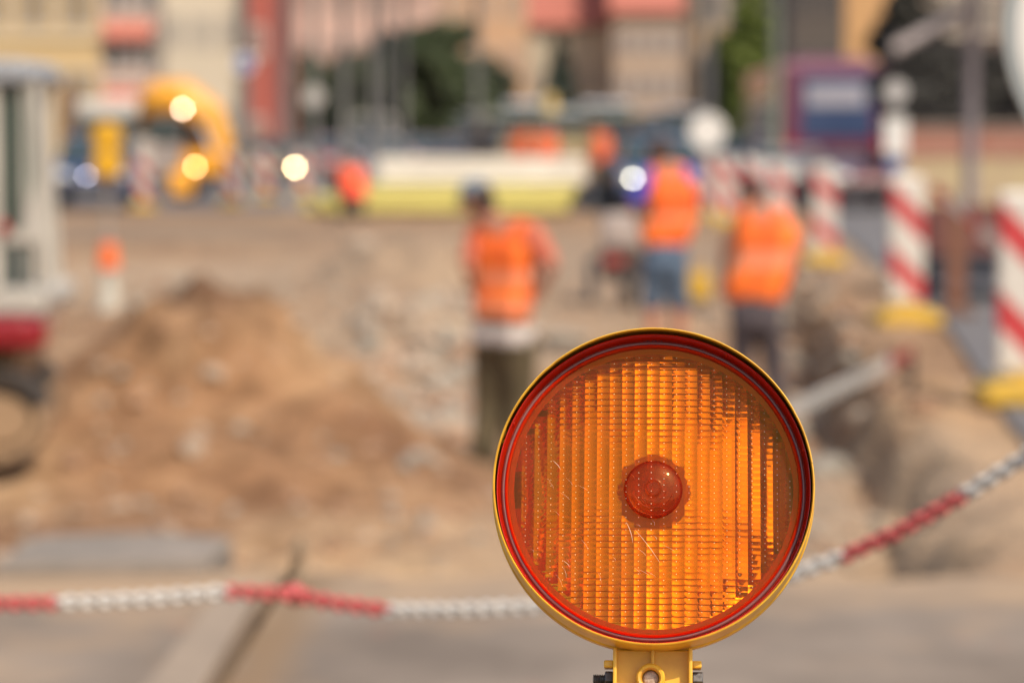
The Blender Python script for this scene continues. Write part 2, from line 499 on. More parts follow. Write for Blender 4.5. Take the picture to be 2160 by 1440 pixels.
# small gravel, far too many to count
bm = bmesh.new()
rnd = random.Random(11)
for k in range(1500):
    y = 9.8 + 24 * rnd.random() ** 1.3
    x = rnd.uniform(-0.19, 0.12) * y + rnd.uniform(-.6, .6)
    if x > interp(XR, y) - .1 and y < 30: x -= 1.0
    r = rnd.choice([.012, .016, .022, .03, .04]) * (1 + y / 40)
    m4 = Matrix.Translation((x, y, hgt(x, y) + r * .2)) @ Matrix.Rotation(rnd.uniform(0, 6), 4, 'Z') @ Matrix.Diagonal((r, r * rnd.uniform(.6, 1), r * .6, 1))
    g = bmesh.ops.create_icosphere(bm, subdivisions=1, radius=1, matrix=m4)
    mi = rnd.choice([0, 1, 1, 2])
    for v in g['verts']:
        for f in v.link_faces: f.material_index = mi
for k in range(620):
    y = rnd.uniform(18.2, 27.5); x = rnd.uniform(-1.35, .05) * y / 24 + .1
    r = rnd.choice([.04, .05, .07, .09, .13])
    m4 = Matrix.Translation((x, y, hgt(x, y) + r * .2)) @ Matrix.Rotation(rnd.uniform(0, 6), 4, 'Z') @ Matrix.Rotation(rnd.uniform(-.5, .5), 4, 'X') @ Matrix.Diagonal((r, r * rnd.uniform(.5, 1), r * rnd.uniform(.3, .8), 1))
    g = bmesh.ops.create_icosphere(bm, subdivisions=1, radius=1, matrix=m4)
    mi = rnd.choice([0, 0, 1, 2])
    for v in g['verts']:
        for f in v.link_faces: f.material_index = mi
tag(obj("gravel", bm, M_st), "small stones and crumbs strewn over the dug earth", "gravel", kind="stuff")
# clods and broken lumps along the right trench
bm = bmesh.new()
for k in range(330):
    y = rnd.uniform(14.5, 28); x = interp(XR, y) + rnd.gauss(-.35, .30)
    r = rnd.uniform(.03, .10) * (1 if y > 14 else .8)
    m4 = Matrix.Translation((x, y, hgt(x, y) + r * .25)) @ Matrix.Rotation(rnd.uniform(0, 6), 4, 'Z') @ Matrix.Diagonal((r, r * rnd.uniform(.6, 1), r * .7, 1))
    g = bmesh.ops.create_icosphere(bm, subdivisions=2, radius=1, matrix=m4)
    for v in g['verts']: v.co += v.normal * r * .25 * noise.noise(v.co * 14)
    mi = rnd.choice([0, 1, 1, 2])
    for v in g['verts']:
        for f in v.link_faces: f.material_index = mi
tag(obj("soil_clods", bm, M_st), "lumps of earth and broken asphalt heaped along the trench edge", "soil", kind="stuff")

# ------------------------------------------------------------------ buildings
M_glassw = mat("window_glass_dark", (0.20, 0.17, 0.145), 0.12, scale=0.8, col2=(0.13, 0.11, 0.10))
M_frame = mat("window_frame_paint", (0.55, 0.48, 0.40), 0.6)
def building(name, label, px0, px1, d, h, wall, roof=None, rows=4, cols=4, win=(1.1, 1.6), dep=12, glass=None, fr=None, roof_h=3.0, z0=1.0, band=None, storey=3.3):
    x0, x1 = (px0 - 1080) / F * d, (px1 - 1080) / F * d
    cx = (x0 + x1) / 2; w = x1 - x0
    t = thing(name, label, "building", (cx, d, 0))
    bm = bmesh.new(); bx(bm, -w / 2, w / 2, 0, dep, -0.3, h)
    obj("wall", bm, wall, t)
    if band:
        bm = bmesh.new()
        for k in range(1, rows + 1):
            zz = z0 + k * storey - 0.55
            if zz < h - .3: bx(bm, -w / 2 - .05, w / 2 + .05, -0.12, -0.003, zz, zz + 0.28)
        bx(bm, -w / 2 - .12, w / 2 + .12, -0.3, -0.003, h - .45, h - .05)
        obj("cornice", bm, band, t)
    if roof:
        bm = bmesh.new()
        prism(bm, [(-0.5, h), (dep + .5, h), (dep / 2, h + roof_h)], -w / 2 - .3, w / 2 + .3, 'YZ')
        obj("roof", bm, roof, t)
    proto = None
    for r in range(rows):
        for c in range(cols):
            wx = -w / 2 + w * (c + .5) / cols; wz = z0 + r * storey
            if wz + win[1] > h - .5: continue
            if proto is None:
                bm = bmesh.new()
                a, b_ = win[0] / 2, win[1]
                bx(bm, -a - .1, a + .1, -.06, -.002, -.14, -.002); bx(bm, -a - .1, a + .1, -.05, -.002, b_, b_ + .12)
                bx(bm, -a - .1, -a, -.05, -.002, 0, b_ - .001); bx(bm, a, a + .1, -.05, -.002, 0, b_ - .001)
                bx(bm, -.035, .035, -.035, -.002, .001, b_ - .002)
                f = obj("window", bm, fr or M_frame, t)
                bm = bmesh.new(); bx(bm, -a + .002, a - .002, -.02, -.004, .002, b_ - .004)
                pn = obj("pane", bm, glass or M_glassw, f)
                proto = f
                f.location = (wx, 0, wz)
            else:
                f = proto.copy(); COL.objects.link(f); f.parent = t; f.location = (wx, 0, wz)
                p_ = proto.children[0].copy(); COL.objects.link(p_); p_.parent = f
    return t, w
def wallm(n, c, c2=None):
    return mat(n, c, 0.85, col2=c2 or tuple(v * .88 for v in c), scale=0.35, detail=6)
M_awn = mat("red_awning", (0.52, 0.17, 0.12), 0.7)
M_roofred = mat("red_roof_tiles", (0.44, 0.15, 0.11), 0.85, scale=2)
t, w = building("town_house", "long ochre plastered house at the far left edge, behind the small excavator", -420, 214, 104, 13, wallm("ochre_plaster", (0.60, 0.42, 0.21)), cols=7, rows=3, band=wallm("pale_ochre", (0.66, 0.52, 0.33)), roof=M_roofred, glass=mat("warm_glass", (0.30, 0.22, 0.13), .3), z0=2.2, storey=3.4)
bm = bmesh.new(); bx(bm, w / 2 - 1.45, w / 2 - .85, -.06, -.003, .1, 3.4); obj("door", bm, mat("brown_door", (0.20, 0.11, 0.06), .6), t)
bm = bmesh.new(); bx(bm, w / 2 - 2.8, w / 2 - 1.9, -.10, -.003, .1, 3.6); obj("shop_window", bm, M_glassw, t)
t, w = building("town_house", "narrow pale house with red awnings between the ochre and the cream house", 216, 346, 104.3, 14, wallm("pink_plaster", (0.52, 0.35, 0.27)), cols=2, rows=4, win=(.8, 1.5), fr=mat("white_frames", (.62, .55, .50), .6), roof=M_roofred, z0=1.9, storey=2.1)
for zz in (2.75, 5.15, 7.6):
    bm = bmesh.new()
    prism(bm, [(-0.55, zz), (-0.003, zz + .55), (-0.003, zz), (-.5, zz - .2)], -w / 2 + .15, w / 2 - .35, 'YZ')
    obj("awning", bm, M_awn, t)
building("town_house", "plain cream coloured house with few windows, left of the red narrow house", 348, 512, 104, 14, wallm("cream_plaster", (0.60, 0.50, 0.37)), cols=3, rows=4, win=(.5, .9), glass=mat("dull_glass", (.38, .32, .25), .3), roof=M_roofred, z0=1.6)
building("town_house", "narrow brick red house beside the dark trees", 514, 572, 103.6, 13, wallm("brick_red_plaster", (0.40, 0.10, 0.07)), cols=1, rows=4, win=(.45, .9), glass=mat("red_glass", (.22, .06, .05), .3), roof=M_roofred, z0=1.2)
building("town_house", "wide salmon pink house seen above the dark trees", 560, 960, 190, 19, wallm("salmon_plaster", (0.64, 0.40, 0.31), (0.60, .40, .33)), cols=7, rows=5, roof=M_roofred, z0=2.5, glass=mat("pale_glass", (.45, .27, .21), .3), storey=3.8)
building("town_house", "peach orange house right of the dark trees, left of the white facade", 930, 1112, 165, 18, wallm("peach_plaster", (0.60, 0.36, 0.21)), cols=3, rows=5, roof=M_roofred, glass=mat("peach_glass", (.48, .29, .18), .3), z0=2.0, win=(.9, 1.3))
building("town_house", "greyish white house under a red tile roof, dark pointed tree before it", 1096, 1292, 182, 8.6, wallm("offwhite_plaster", (0.52, 0.45, 0.34)), cols=4, rows=2, roof=M_roofred, roof_h=7, dep=14, glass=mat("greyish_glass", (.36, .30, .24), .3), z0=1.2, win=(.9, 1.3))
building("town_house", "beige grey house with a window grid under the right end of the red roof", 1294, 1500, 176, 9.2, wallm("beige_grey_plaster", (0.42, 0.31, 0.23)), cols=6, rows=3, roof=M_roofred, roof_h=7, dep=14, z0=1.4, storey=2.7, win=(.8, 1.2), glass=mat("mauve_glass", (.24, .19, .18), .3))
building("town_house", "sandy orange house behind the bright green tree", 1470, 1690, 150, 16, wallm("sand_orange_plaster", (0.56, 0.38, 0.22)), cols=4, rows=5, roof=M_roofred)
building("office_block", "tall dark brown grey block directly above the purple bus", 1664, 1778, 112, 20, wallm("dark_brown_cladding", (0.095, 0.075, 0.062)), cols=2, rows=5, win=(.7, 1.6), glass=mat("black_glass", (.06, .05, .05), .15), fr=mat("dark_frames", (.11, .09, .08), .5), z0=3.2)
building("office_block", "tan orange block right of the dark one, above the purple bus", 1779, 1876, 114, 20, wallm("tan_plaster", (0.53, 0.30, 0.135), (.50, .29, .13)), cols=1, rows=2, win=(.4, .6), glass=mat("tan_glass", (.45, .26, .12), .3), z0=8.5)
building("office_block", "dark brown building behind the iron fence on the right", 1878, 2500, 118, 18, wallm("dark_brown_wall", (0.20, 0.13, 0.10)), cols=8, rows=4, z0=2.5)

# ------------------------------------------------------------------ trees
def leafmat(n, c, c2):
    return mat(n, c, 0.6, col2=c2, scale=0.8, detail=3, trans=0.25, w2=.4)
def tree(name, label, px, d, h, rx, trunk_h, seed, lm, shape='round', n=6500, leaf=.25, group="trees along the far street"):
    rr = random.Random(seed)
    x = (px - 1080) / F * d
    t = thing(name, label, "tree", (x, d, 0), group=group)
    bm = bmesh.new()
    tube(bm, [(0, 0, -.1), (.05, 0, trunk_h * .5), (-.05, .05, trunk_h), (0, 0, h * .75)], [.26, .2, .17, .04], seg=10)
    limbs = []
    for k in range(9):
        a = k * 2.4 + rr.random(); z0 = trunk_h * (.75 + .5 * rr.random()); L = rx * rr.uniform(.5, .85)
        e = (math.cos(a) * L, math.sin(a) * L, z0 + rr.uniform(.25, .5) * (h - trunk_h))
        if shape == 'cone': e = (e[0] * .6, e[1] * .6, z0 + .3)
        tube(bm, [(0, 0, z0 * .9), (e[0] * .5, e[1] * .5, (z0 * .9 + e[2]) / 2 + .2), e], [.1, .07, .02], seg=6)
        limbs.append(e)
    obj("trunk", bm, mat("bark", (.11, .085, .06), .9, scale=6), t)
    vs, fs = [], []
    clumps = []
    for k in range(int(34 * max(1, h / (2.2 * rx)) ** 1.2)):
        if shape == 'cone':
            f = rr.random() ** .8; rad = rx * (1 - f) * .85; a = rr.uniform(0, 6.28)
            clumps.append((math.cos(a) * rad * rr.uniform(.4, 1), math.sin(a) * rad * rr.uniform(.4, 1), trunk_h * .4 + f * (h - trunk_h * .4), rx * .42 * (1.25 - f)))
        else:
            a, u = rr.uniform(0, 6.28), rr.uniform(-1, 1); q = rr.uniform(.3, .86)
            s_ = math.sqrt(1 - u * u)
            ch = (h - trunk_h * .6) / 2
            clumps.append((math.cos(a) * s_ * rx * q, math.sin(a) * s_ * rx * q, trunk_h * .6 + ch + u * ch * q, rx * rr.uniform(.22, .38)))
    for k in range(n):
        c = rr.choice(clumps)
        v = Vector((rr.gauss(0, 1), rr.gauss(0, 1), rr.gauss(0, 1))).normalized() * c[3] * rr.uniform(.5, 1.05)
        p = Vector((c[0], c[1], c[2])) + v
        nrm = (v.normalized() + Vector((rr.uniform(-.6, .6), rr.uniform(-.6, .6), rr.uniform(-.2, .8)))).normalized()
        u, w = frame_of(nrm)
        s_ = leaf * rr.uniform(.6, 1.3)
        b = len(vs)
        vs += [p - u * s_, p - w * s_ * .45 + nrm * s_ * .1, p + u * s_, p + w * s_ * .45 + nrm * s_ * .1]
        fs.append((b, b + 1, b + 2, b + 3))
    m = bpy.data.meshes.new("crown"); m.from_pydata(vs, [], fs); m.materials.append(lm)
    o = bpy.data.objects.new("crown", m); COL.objects.link(o); o.parent = t
    return t
L_dark = leafmat("dark_foliage", (.085, .10, .052), (.05, .062, .035))
L_mid = leafmat("green_foliage", (.095, .125, .05), (.055, .072, .032))
L_bright = leafmat("bright_foliage", (.18, .22, .035), (.10, .13, .02))
L_blue = leafmat("bluish_foliage", (.062, .082, .055), (.036, .048, .036))
# px, d, height, half width
tree("street_tree", "dark tree hard against the narrow brick red house", 590, 125, 6.6, 1.1, 1.4, 1, L_dark)
tree("street_tree", "low rounded dark tree behind the cluster of poles, nearest the brick red house", 665, 128, 5.2, 1.5, 1.2, 2, L_mid)
tree("street_tree", "low rounded dark tree behind the cluster of poles, under the salmon house", 745, 124, 5.3, 1.6, 1.2, 3, L_dark)
tree("street_tree", "big dark tree behind the right half of the poles", 845, 126, 6.9, 1.8, 1.3, 4, L_blue, n=8000)
tree("street_tree", "tallest dark green tree, peaking left of the peach house", 925, 122, 7.2, 2.0, 1.2, 5, L_mid, n=9000)
tree("street_tree", "dark green tree sloping down in front of the peach house", 1010, 128, 5.4, 1.7, 1.2, 6, L_dark, n=7500)
tree("conifer", "dark pointed conifer before the greyish white house", 1180, 140, 6.5, 1.45, .8, 7, L_blue, shape='cone', n=7500)
tree("street_tree", "slim dark tree left of the bright green one", 1508, 128, 6.6, .75, 1.2, 8, L_blue, n=4000)
tree("poplar", "bright yellow green tree left of the purple bus", 1574, 96, 7.4, .95, 1.0, 9, L_bright, n=9000, leaf=.2)
tree("street_tree", "dark evergreen behind the left end of the iron fence", 1925, 62, 5.2, .95, .6, 10, leafmat("black_foliage", (.055, .05, .038), (.03, .028, .022)), n=4200)
tree("street_tree", "dark evergreen behind the middle of the iron fence", 2010, 63, 4.2, 1.0, .5, 12, leafmat("black_foliage_b", (.055, .05, .038), (.03, .028, .022)), n=4200)
tree("street_tree", "brownish dark tree behind the right end of the iron fence", 2120, 64, 3.7, 1.1, .5, 13, leafmat("brown_foliage", (.055, .05, .038), (.03, .028, .022)), n=4200)

# ------------------------------------------------------------------ right wall and fence
t = thing("boundary_wall", "rendered wall with a red brick top course running behind the right hand guard beacons", "wall", (0, 56, 0))
bm = bmesh.new(); bx(bm, 7.55, 16, 0, .3, -.1, 1.05); obj("base", bm, mat("beige_render", (.40, .29, .19), .9, col2=(.48, .38, .20), scale=1.4), t)
bm = bmesh.new(); bx(bm, 7.5, 16.05, -.03, .33, 1.052, 1.62); obj("brick_course", bm, mat("brick_course", (.30, .115, .075), .9, col2=(.36, .20, .15), scale=3), t)
bm = bmesh.new(); bx(bm, 7.45, 16.1, -.08, .38, 1.622, 1.72); obj("coping", bm, mat("coping_stone", (.26, .20, .165), .9), t)
t = thing("iron_fence", "dark iron railing with upright bars standing on the brick wall", "fence", (0, 56.15, 1.72))
bm = bmesh.new()
x = 7.6
while x < 16:
    bx(bm, x - .012, x + .012, -.012, .012, .1, 1.7); x += .13
obj("bars", bm, mat("dark_iron", (.05, .045, .045), .5, metal=.5), t)
bm = bmesh.new()
for zz in (.12, 1.55): bx(bm, 7.5, 16, .014, .05, zz, zz + .05)
obj("rail", bm, mat("iron_rail", (.07, .06, .06), .5, metal=.5), t)
for k in range(4):
    bm = bmesh.new(); bx(bm, 7.5 + k * 2.8 - .04, 7.5 + k * 2.8 + .04, .052, .13, 0, 1.8); obj("post", bm, mat("iron_post", (.06, .05, .05), .5, metal=.5), t)

# ------------------------------------------------------------------ poles
M_pole = mat("galvanised_pole", (.25, .235, .22), .55, metal=.3, scale=3)
M_poled = mat("brown_grey_pole", (.20, .18, .17), .6, metal=.2, scale=3)
M_signw = mat("white_sign_face", (.70, .67, .63), .45, col2=(.62, .59, .55), scale=3)
M_signb = mat("sign_back_grey", (.33, .33, .33), .5, metal=.5)
M_blue = mat("sign_blue", (.05, .12, .36), .4)
def pole(label, px, d, h=8.5, r=.09, m=None, arm=True, extra=None):
    x = (px - 1080) / F * d
    t = thing("street_pole", label, "pole", (x, d, 0), group="tall poles along the street")
    bm = bmesh.new(); tube(bm, [(0, 0, 0), (0, 0, .9), (0, 0, h)], [r * 1.25, r, r * .6], seg=14); obj("mast", bm, m or M_pole, t, smooth=True)
    bm = bmesh.new(); lathe(bm, [(0, .06), (r * 2.1, .06), (r * 2.3, 0), (0, 0)], seg=16); obj("base_plate", bm, M_poled, t)
    if arm:
        bm = bmesh.new(); tube(bm, [(0, 0, h - .4), (0, -.6, h - .1), (0, -1.6, h + .1)], .04, seg=8); obj("arm", bm, m or M_pole, t)
        bm = bmesh.new(); bx(bm, -.12, .12, -2.1, -1.5, h + .06, h + .18); obj("lamp_head", bm, M_poled, t, bevel=.03)
    return t
def plate(parent, kind, w, z, face, y=-.14, name="sign_plate", h=None, x=0):
    bm = bmesh.new()
    if kind == 'round':
        lathe(bm, [(0, 0), (w / 2, 0), (w / 2, .02), (0, .02)], seg=36, axis='Y')
    else:
        bx(bm, -w / 2, w / 2, 0, .02, -h / 2, h / 2)
    o = obj(name, bm, face, parent, bevel=.004); o.location = (x, y, z)
    return o
p = pole("grey street pole carrying a small blue and white sign, before the cream house", 519, 62, r=.10)
s1 = plate(p, 'round', .46, 1.4 + (295 - 135) / F * 62, M_signw); 
bm = bmesh.new(); lathe(bm, [(0, -.004), (.17, -.004), (.17, -.001), (0, -.001)], seg=30, axis='Y'); obj("blue_disc", bm, M_blue, s1)
pole("thick brown grey pole beside the lit headlamps", 605, 58, r=.12, m=M_poled)
p = pole("pole carrying the round white sign, among the pole cluster", 664, 70, r=.10)
plate(p, 'round', .5, 1.4 + (295 - 205) / F * 70, mat('faded_white_sign', (.50, .46, .42), .5))
pole("pale pole standing above the orange vested man", 728, 74, r=.12)
pole("slim pole, left one of the close pair before the big dark tree", 786, 76, r=.10)
pole("slim pole, right one of the close pair before the big dark tree", 812, 82, r=.10)
pole("pole whose foot is hidden behind the dark parked cars", 852, 84, r=.10)
pole("pole standing apart in front of the tree that slopes down", 1006, 82, r=.11)
pole("slate grey pole left of the bright green tree", 1493, 72, r=.13)
pole("pale green grey pole between the bright green tree and the dark block", 1634, 66, r=.12, m=mat("green_grey_pole", (.28, .29, .22), .6))
# lamp post with slanting bracket on the right
t = thing("street_pole", "dark mauve post with a slanting beam at its top, in front of the iron fence", "pole", ((2045 - 1080) / F * 34, 34, 0))
bm = bmesh.new(); tube(bm, [(0, 0, 0), (0, 0, 4.6)], [.085, .075], seg=14); obj("mast", bm, mat("mauve_steel", (.16, .13, .135), .6, metal=.2), t, smooth=True)
bm = bmesh.new()
a, b_ = P(2045, 20, 34), P(1885, 105, 34)
tube(bm, [a - t.location, b_ - t.location], .075, seg=12); obj("beam", bm, mat("grey_mauve_beam", (.30, .25, .24), .6), t, smooth=True)
bm = bmesh.new(); lathe(bm, [(0, .05), (.2, .05), (.2, 0), (0, 0)], seg=16); obj("base_plate", bm, M_poled, t)

def signpost(label, px, d, name="street_sign", h=2.4, r=.03):
    x = (px - 1080) / F * d
    t = thing(name, label, "street sign", (x, d, 0))
    bm = bmesh.new(); tube(bm, [(0, 0, 0), (0, 0, h)], r, seg=10); obj("post", bm, M_pole, t, smooth=True)
    return t
s = signpost("large round white sign near the middle distance, left of the bright green tree's foot", 1490, 46, h=1.9)
plate(s, 'round', .58, 1.4 + 18 / F * 46, M_signw, y=-.06)
s = signpost("post right of the purple bus with one round and one tall white sign", 1886, 44, h=2.35)
plate(s, 'round', .34, 1.4 + 100 / F * 44, mat('grey_white_sign', (.50, .47, .45), .5), y=-.06); plate(s, 'rect', .34, 1.4 + 8 / F * 44, M_signw, y=-.06, h=.58); plate(s, 'rect', .26, 1.4 - 52 / F * 44, M_blue, y=-.06, h=.16)
# big near round sign, cropped at the top right
x = (2478 - 1080) / F * 5.0
t = thing("traffic_sign", "big round white traffic sign with a grey rim, cropped at the top right corner", "traffic sign", (x, 5.0, 0))
bm = bmesh.new(); tube(bm, [(0, .05, 0), (0, .05, 2.0)], .03, seg=16); obj("post", bm, M_pole, t, smooth=True)
zc = 1.4 + (295 - 55) / F * 5
bm = bmesh.new(); lathe(bm, [(0, 0), (.300, 0), (.306, -.006), (.306, .012), (.3, .016), (0, .016)], seg=72, axis='Y'); o = obj("sign_plate", bm, mat("grey_sign_rim", (.36, .38, .38), .4, metal=.4), t, smooth=True, autosmooth=30); o.location = (0, 0, zc)
bm = bmesh.new(); lathe(bm, [(0, -.003), (.283, -.003), (.283, -.0005), (0, -.0005)], seg=72, axis='Y'); obj("sign_face", bm, M_signw, o)
# ------------------------------------------------------------------ vehicles
M_tyre = mat("tyre_rubber", (.03, .03, .03), .85)
M_rim = mat("wheel_rim", (.45, .45, .45), .35, metal=.8)
M_vglass = mat("vehicle_glass", (.05, .07, .075), .06, scale=.5)
M_black = mat("black_plastic", (.025, .025, .028), .5)
M_chrome = mat("chrome", (.75, .75, .75), .12, metal=1.0)
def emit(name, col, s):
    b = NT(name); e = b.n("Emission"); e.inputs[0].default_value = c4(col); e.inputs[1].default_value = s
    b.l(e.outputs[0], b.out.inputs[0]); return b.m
M_head = mat("headlamp_glass", (.75, .75, .72), .12)
M_tail = mat("tail_lamp_red", (.5, .02, .02), .25)
def paint(n, c):
    return mat(n, c, .3, col2=tuple(v * .9 for v in c), scale=1.5, coat=.6)
def wheel(parent, x, y, r, w=.2, name="wheel", axis='X'):
    bm = bmesh.new(); lathe(bm, [(r * .62, -w / 2), (r * .94, -w / 2), (r, -w / 2 + .03), (r, w / 2 - .03), (r * .94, w / 2), (r * .62, w / 2)], seg=28, axis=axis, closed=True)
    bmesh.ops.recalc_face_normals(bm, faces=bm.faces[:])
    e = bpy.data.objects.new(name, None); e.empty_display_size = .1; COL.objects.link(e); e.parent = parent; e.location = (x, y, r)
    obj("tyre", bm, M_tyre, e, smooth=True, autosmooth=35)
    bm = bmesh.new(); lathe(bm, [(0, -w * .42), (r * .2, -w * .45), (r * .25, -w * .3), (r * .55, -w * .34), (r * .625, -w * .46), (r * .625, w * .46), (r * .55, w * .34), (r * .25, w * .3), (r * .2, w * .45), (0, w * .42)], seg=20, axis=axis)
    bmesh.ops.recalc_face_normals(bm, faces=bm.faces[:])
    obj("rim", bm, M_rim, e)
    return e
def slab_loft(bm, prof_lo, w_lo, w_hi, mi=0):
    pass
def car(name, label, px, d, rz, colour, L=4.3, W=1.75, H=1.46, kind='hatch', lit=None, group="cars in the far street", cat="car", x=None, litx=None):
    x = (px - 1080) / F * d if x is None else x
    t = thing(name, label, cat, (x, d, .01), rz, group=group)
    pm = paint(name + "_paint", colour)
    hl = L / 2
    if kind == 'van':
        body = [(-hl, .28), (-hl, .85), (-hl + .25, 1.0), (-hl + .95, 1.12), (-hl + 1.55, H - .05), (-hl + 1.9, H), (hl - .05, H), (hl, H - .1), (hl, .28)]
        glass = [(-hl + .98, 1.16), (-hl + 1.55, H - .1), (-hl + 2.6, H - .12), (-hl + 2.6, 1.15)]
    else:
        body = [(-hl, .3), (-hl - .02, .55), (-hl + .1, .74), (-hl + 1.05, .93), (hl - .35, .98), (hl, .88), (hl + .02, .5), (hl - .03, .3)]
        glass = [(-hl + 1.0, .95), (-hl + 1.75, H - .07), (-hl + 2.1, H - .015), (hl - 1.05, H - .03), (hl - .35, .985)]
    def flare(bm, k):
        for v in bm.verts:
            if v.co.z > .8: v.co.x *= 1 - (v.co.z - .8) * k
    bm = bmesh.new(); prism(bm, body, -W / 2, W / 2, 'YZ'); flare(bm, .10 if kind == 'van' else .12)
    for v in bm.verts:
        if abs(v.co.y) > hl - .15: v.co.x *= .93
    obj("body", bm, pm, t, bevel=.05)
    if kind != 'van':
        bm = bmesh.new(); prism(bm, glass, -W / 2 + .07, W / 2 - .07, 'YZ'); flare(bm, .34); obj("windows", bm, M_vglass, t, bevel=.03)
        bm = bmesh.new(); rf = [(-hl + 1.72, H - .045), (-hl + 2.1, H + .012), (hl - 1.05, H), (hl - .98, H - .05)]
        prism(bm, rf, -W / 2 + .13, W / 2 - .13, 'YZ'); flare(bm, .22); obj("roof", bm, pm, t, bevel=.02)
    else:
        bm = bmesh.new(); prism(bm, glass, -W / 2 - .004, W / 2 + .004, 'YZ'); flare(bm, .10); obj("side_window", bm, M_vglass, t)
        bm = bmesh.new()
        k0 = (-hl + 1.0, 1.17); k1 = (-hl + 1.53, H - .1)
        vs_ = [bm.verts.new(c) for c in ((-W / 2 + .14, k0[0] - .035, k0[1]), (W / 2 - .14, k0[0] - .035, k0[1]), (W / 2 - .18, k1[0] - .035, k1[1]), (-W / 2 + .18, k1[0] - .035, k1[1]))]
        bm.faces.new(vs_); bmesh.ops.solidify(bm, geom=bm.faces[:], thickness=-.02); obj("windscreen", bm, M_vglass, t)
    for sx in (-1, 1):
        for yy in (-hl + .8, hl - .8):
            wheel(t, sx * (W / 2 - .1), yy, .31)
        bm = bmesh.new(); ball(bm, (sx * (W / 2 - .32), -hl + .03, .66), .19, .10, .085, seg=14, rings=8)
        o = obj("headlight", bm, M_head, t, smooth=True)
        bm = bmesh.new(); bx(bm, sx * (W / 2 - .22) - .13, sx * (W / 2 - .22) + .13, hl - .02, hl + .03, .6, .82); obj("tail_light", bm, M_tail, t)
        bm = bmesh.new(); ball(bm, (sx * (W / 2 + .08), -hl + 1.45, 1.0), .1, .06, .07, seg=10, rings=6); obj("mirror", bm, pm, t, smooth=True)
    if lit:  # glowing ball: a lit headlamp, on the navy cars an added sun glint
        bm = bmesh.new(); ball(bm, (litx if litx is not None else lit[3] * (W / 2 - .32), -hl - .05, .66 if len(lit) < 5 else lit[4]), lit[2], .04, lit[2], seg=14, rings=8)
        obj("lamp_or_glint", bm, emit(name + "_lamp_or_glint_glow", lit[0], lit[1]), t, smooth=True)
    bm = bmesh.new(); bx(bm, -.55, .55, -hl - .035, -hl + .02, .36, .56); obj("grille", bm, M_black, t, bevel=.015)
    bm = bmesh.new(); bx(bm, -.26, .26, hl + .022, hl + .034, .45, .57); obj("number_plate", bm, M_signw, t)
    return t
NAVY = (.03, .045, .12)
car("parked_car", "dark navy car facing the camera, behind the twin yellow lamps on the left", 208, 60, R(4), NAVY, lit=((.85, .82, .95), 14, .028, -.1, .66), litx=-.06)  # glowing spot added as a sun glint on its front
car("parked_car", "navy car left of the worker in the blue shorts, with an added glowing sun glint", 1384, 56, 0, (.05, .075, .15), lit=((1, .95, .76), 38, .028, -1))  # white glowing ball added for the sun glint
car("parked_car", "dark blue grey car just right of the yellow pipes' end", 1292, 66, R(2), (.06, .07, .12))
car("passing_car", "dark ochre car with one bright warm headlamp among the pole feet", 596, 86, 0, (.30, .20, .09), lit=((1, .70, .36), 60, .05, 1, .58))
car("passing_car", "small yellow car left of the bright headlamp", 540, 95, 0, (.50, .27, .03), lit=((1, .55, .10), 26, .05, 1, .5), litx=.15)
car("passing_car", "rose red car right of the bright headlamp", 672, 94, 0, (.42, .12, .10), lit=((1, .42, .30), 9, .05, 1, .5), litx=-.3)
car("passing_car", "pinkish silver car behind the orange vested man's right shoulder", 806, 88, R(6), (.46, .38, .38))
car("passing_car", "silver grey car above the left end of the yellow pipes", 905, 92, R(-5), (.52, .42, .40))
car("passing_car", "dark slate car behind the silver one, under the big dark tree", 870, 112, 0, (.10, .11, .13))
car("passing_car", "pale red car left of the black hopper of the paving machine", 940, 84, 0, (.50, .24, .20))
car("delivery_van", "cream coloured van under the pole cluster", 790, 118, 0, (.55, .50, .42), kind='van', H=2.4, W=1.95, L=5.4, cat="van")
car("delivery_van", "grey van far down the street below the tallest dark tree", 900, 132, 0, (.38, .39, .40), kind='van', H=2.5, W=2.0, L=5.4, cat="van")
car("delivery_van", "white van with grey shade behind the left of the yellow beacon lamp", 1112, 104, 0, (.66, .66, .68), kind='van', H=2.75, W=2.05, L=5.6, cat="van")
car("delivery_van", "wide white van right of the yellow beacon lamp", 1275, 100, 0, (.68, .66, .66), kind='van', H=2.7, W=2.1, L=5.6, cat="van")
car("delivery_van", "white van behind the paving machine's roof, in the middle of the white row", 1200, 113, 0, (.52, .50, .50), kind='van', H=2.6, W=2.0, L=5.6, cat="van")
car("passing_car", "mauve grey car above the head of the worker in blue shorts", 1392, 92, 0, (.34, .30, .36), H=1.55)
car("delivery_van", "bluish grey van right of the white row of vans", 1440, 110, 0, (.30, .32, .38), kind='van', H=2.6, W=2.0, L=5.4, cat="van")
car("passing_car", "light grey car beyond the large round white sign", 1555, 88, 0, (.50, .48, .45))
car("passing_car", "white car in front of the purple bus's left half, mostly behind guard beacons", 1660, 63, 0, (.52, .47, .42), H=1.2)
car("lorry", "blue grey van close along the left side of the purple bus", 1669, 84, 0, (.13, .17, .30), kind='van', H=2.95, W=1.9, L=6, cat="van")
car("passing_car", "dark red car under the purple bus, behind the white barrier strip", 1795, 58, R(3), (.13, .02, .022), H=1.15)

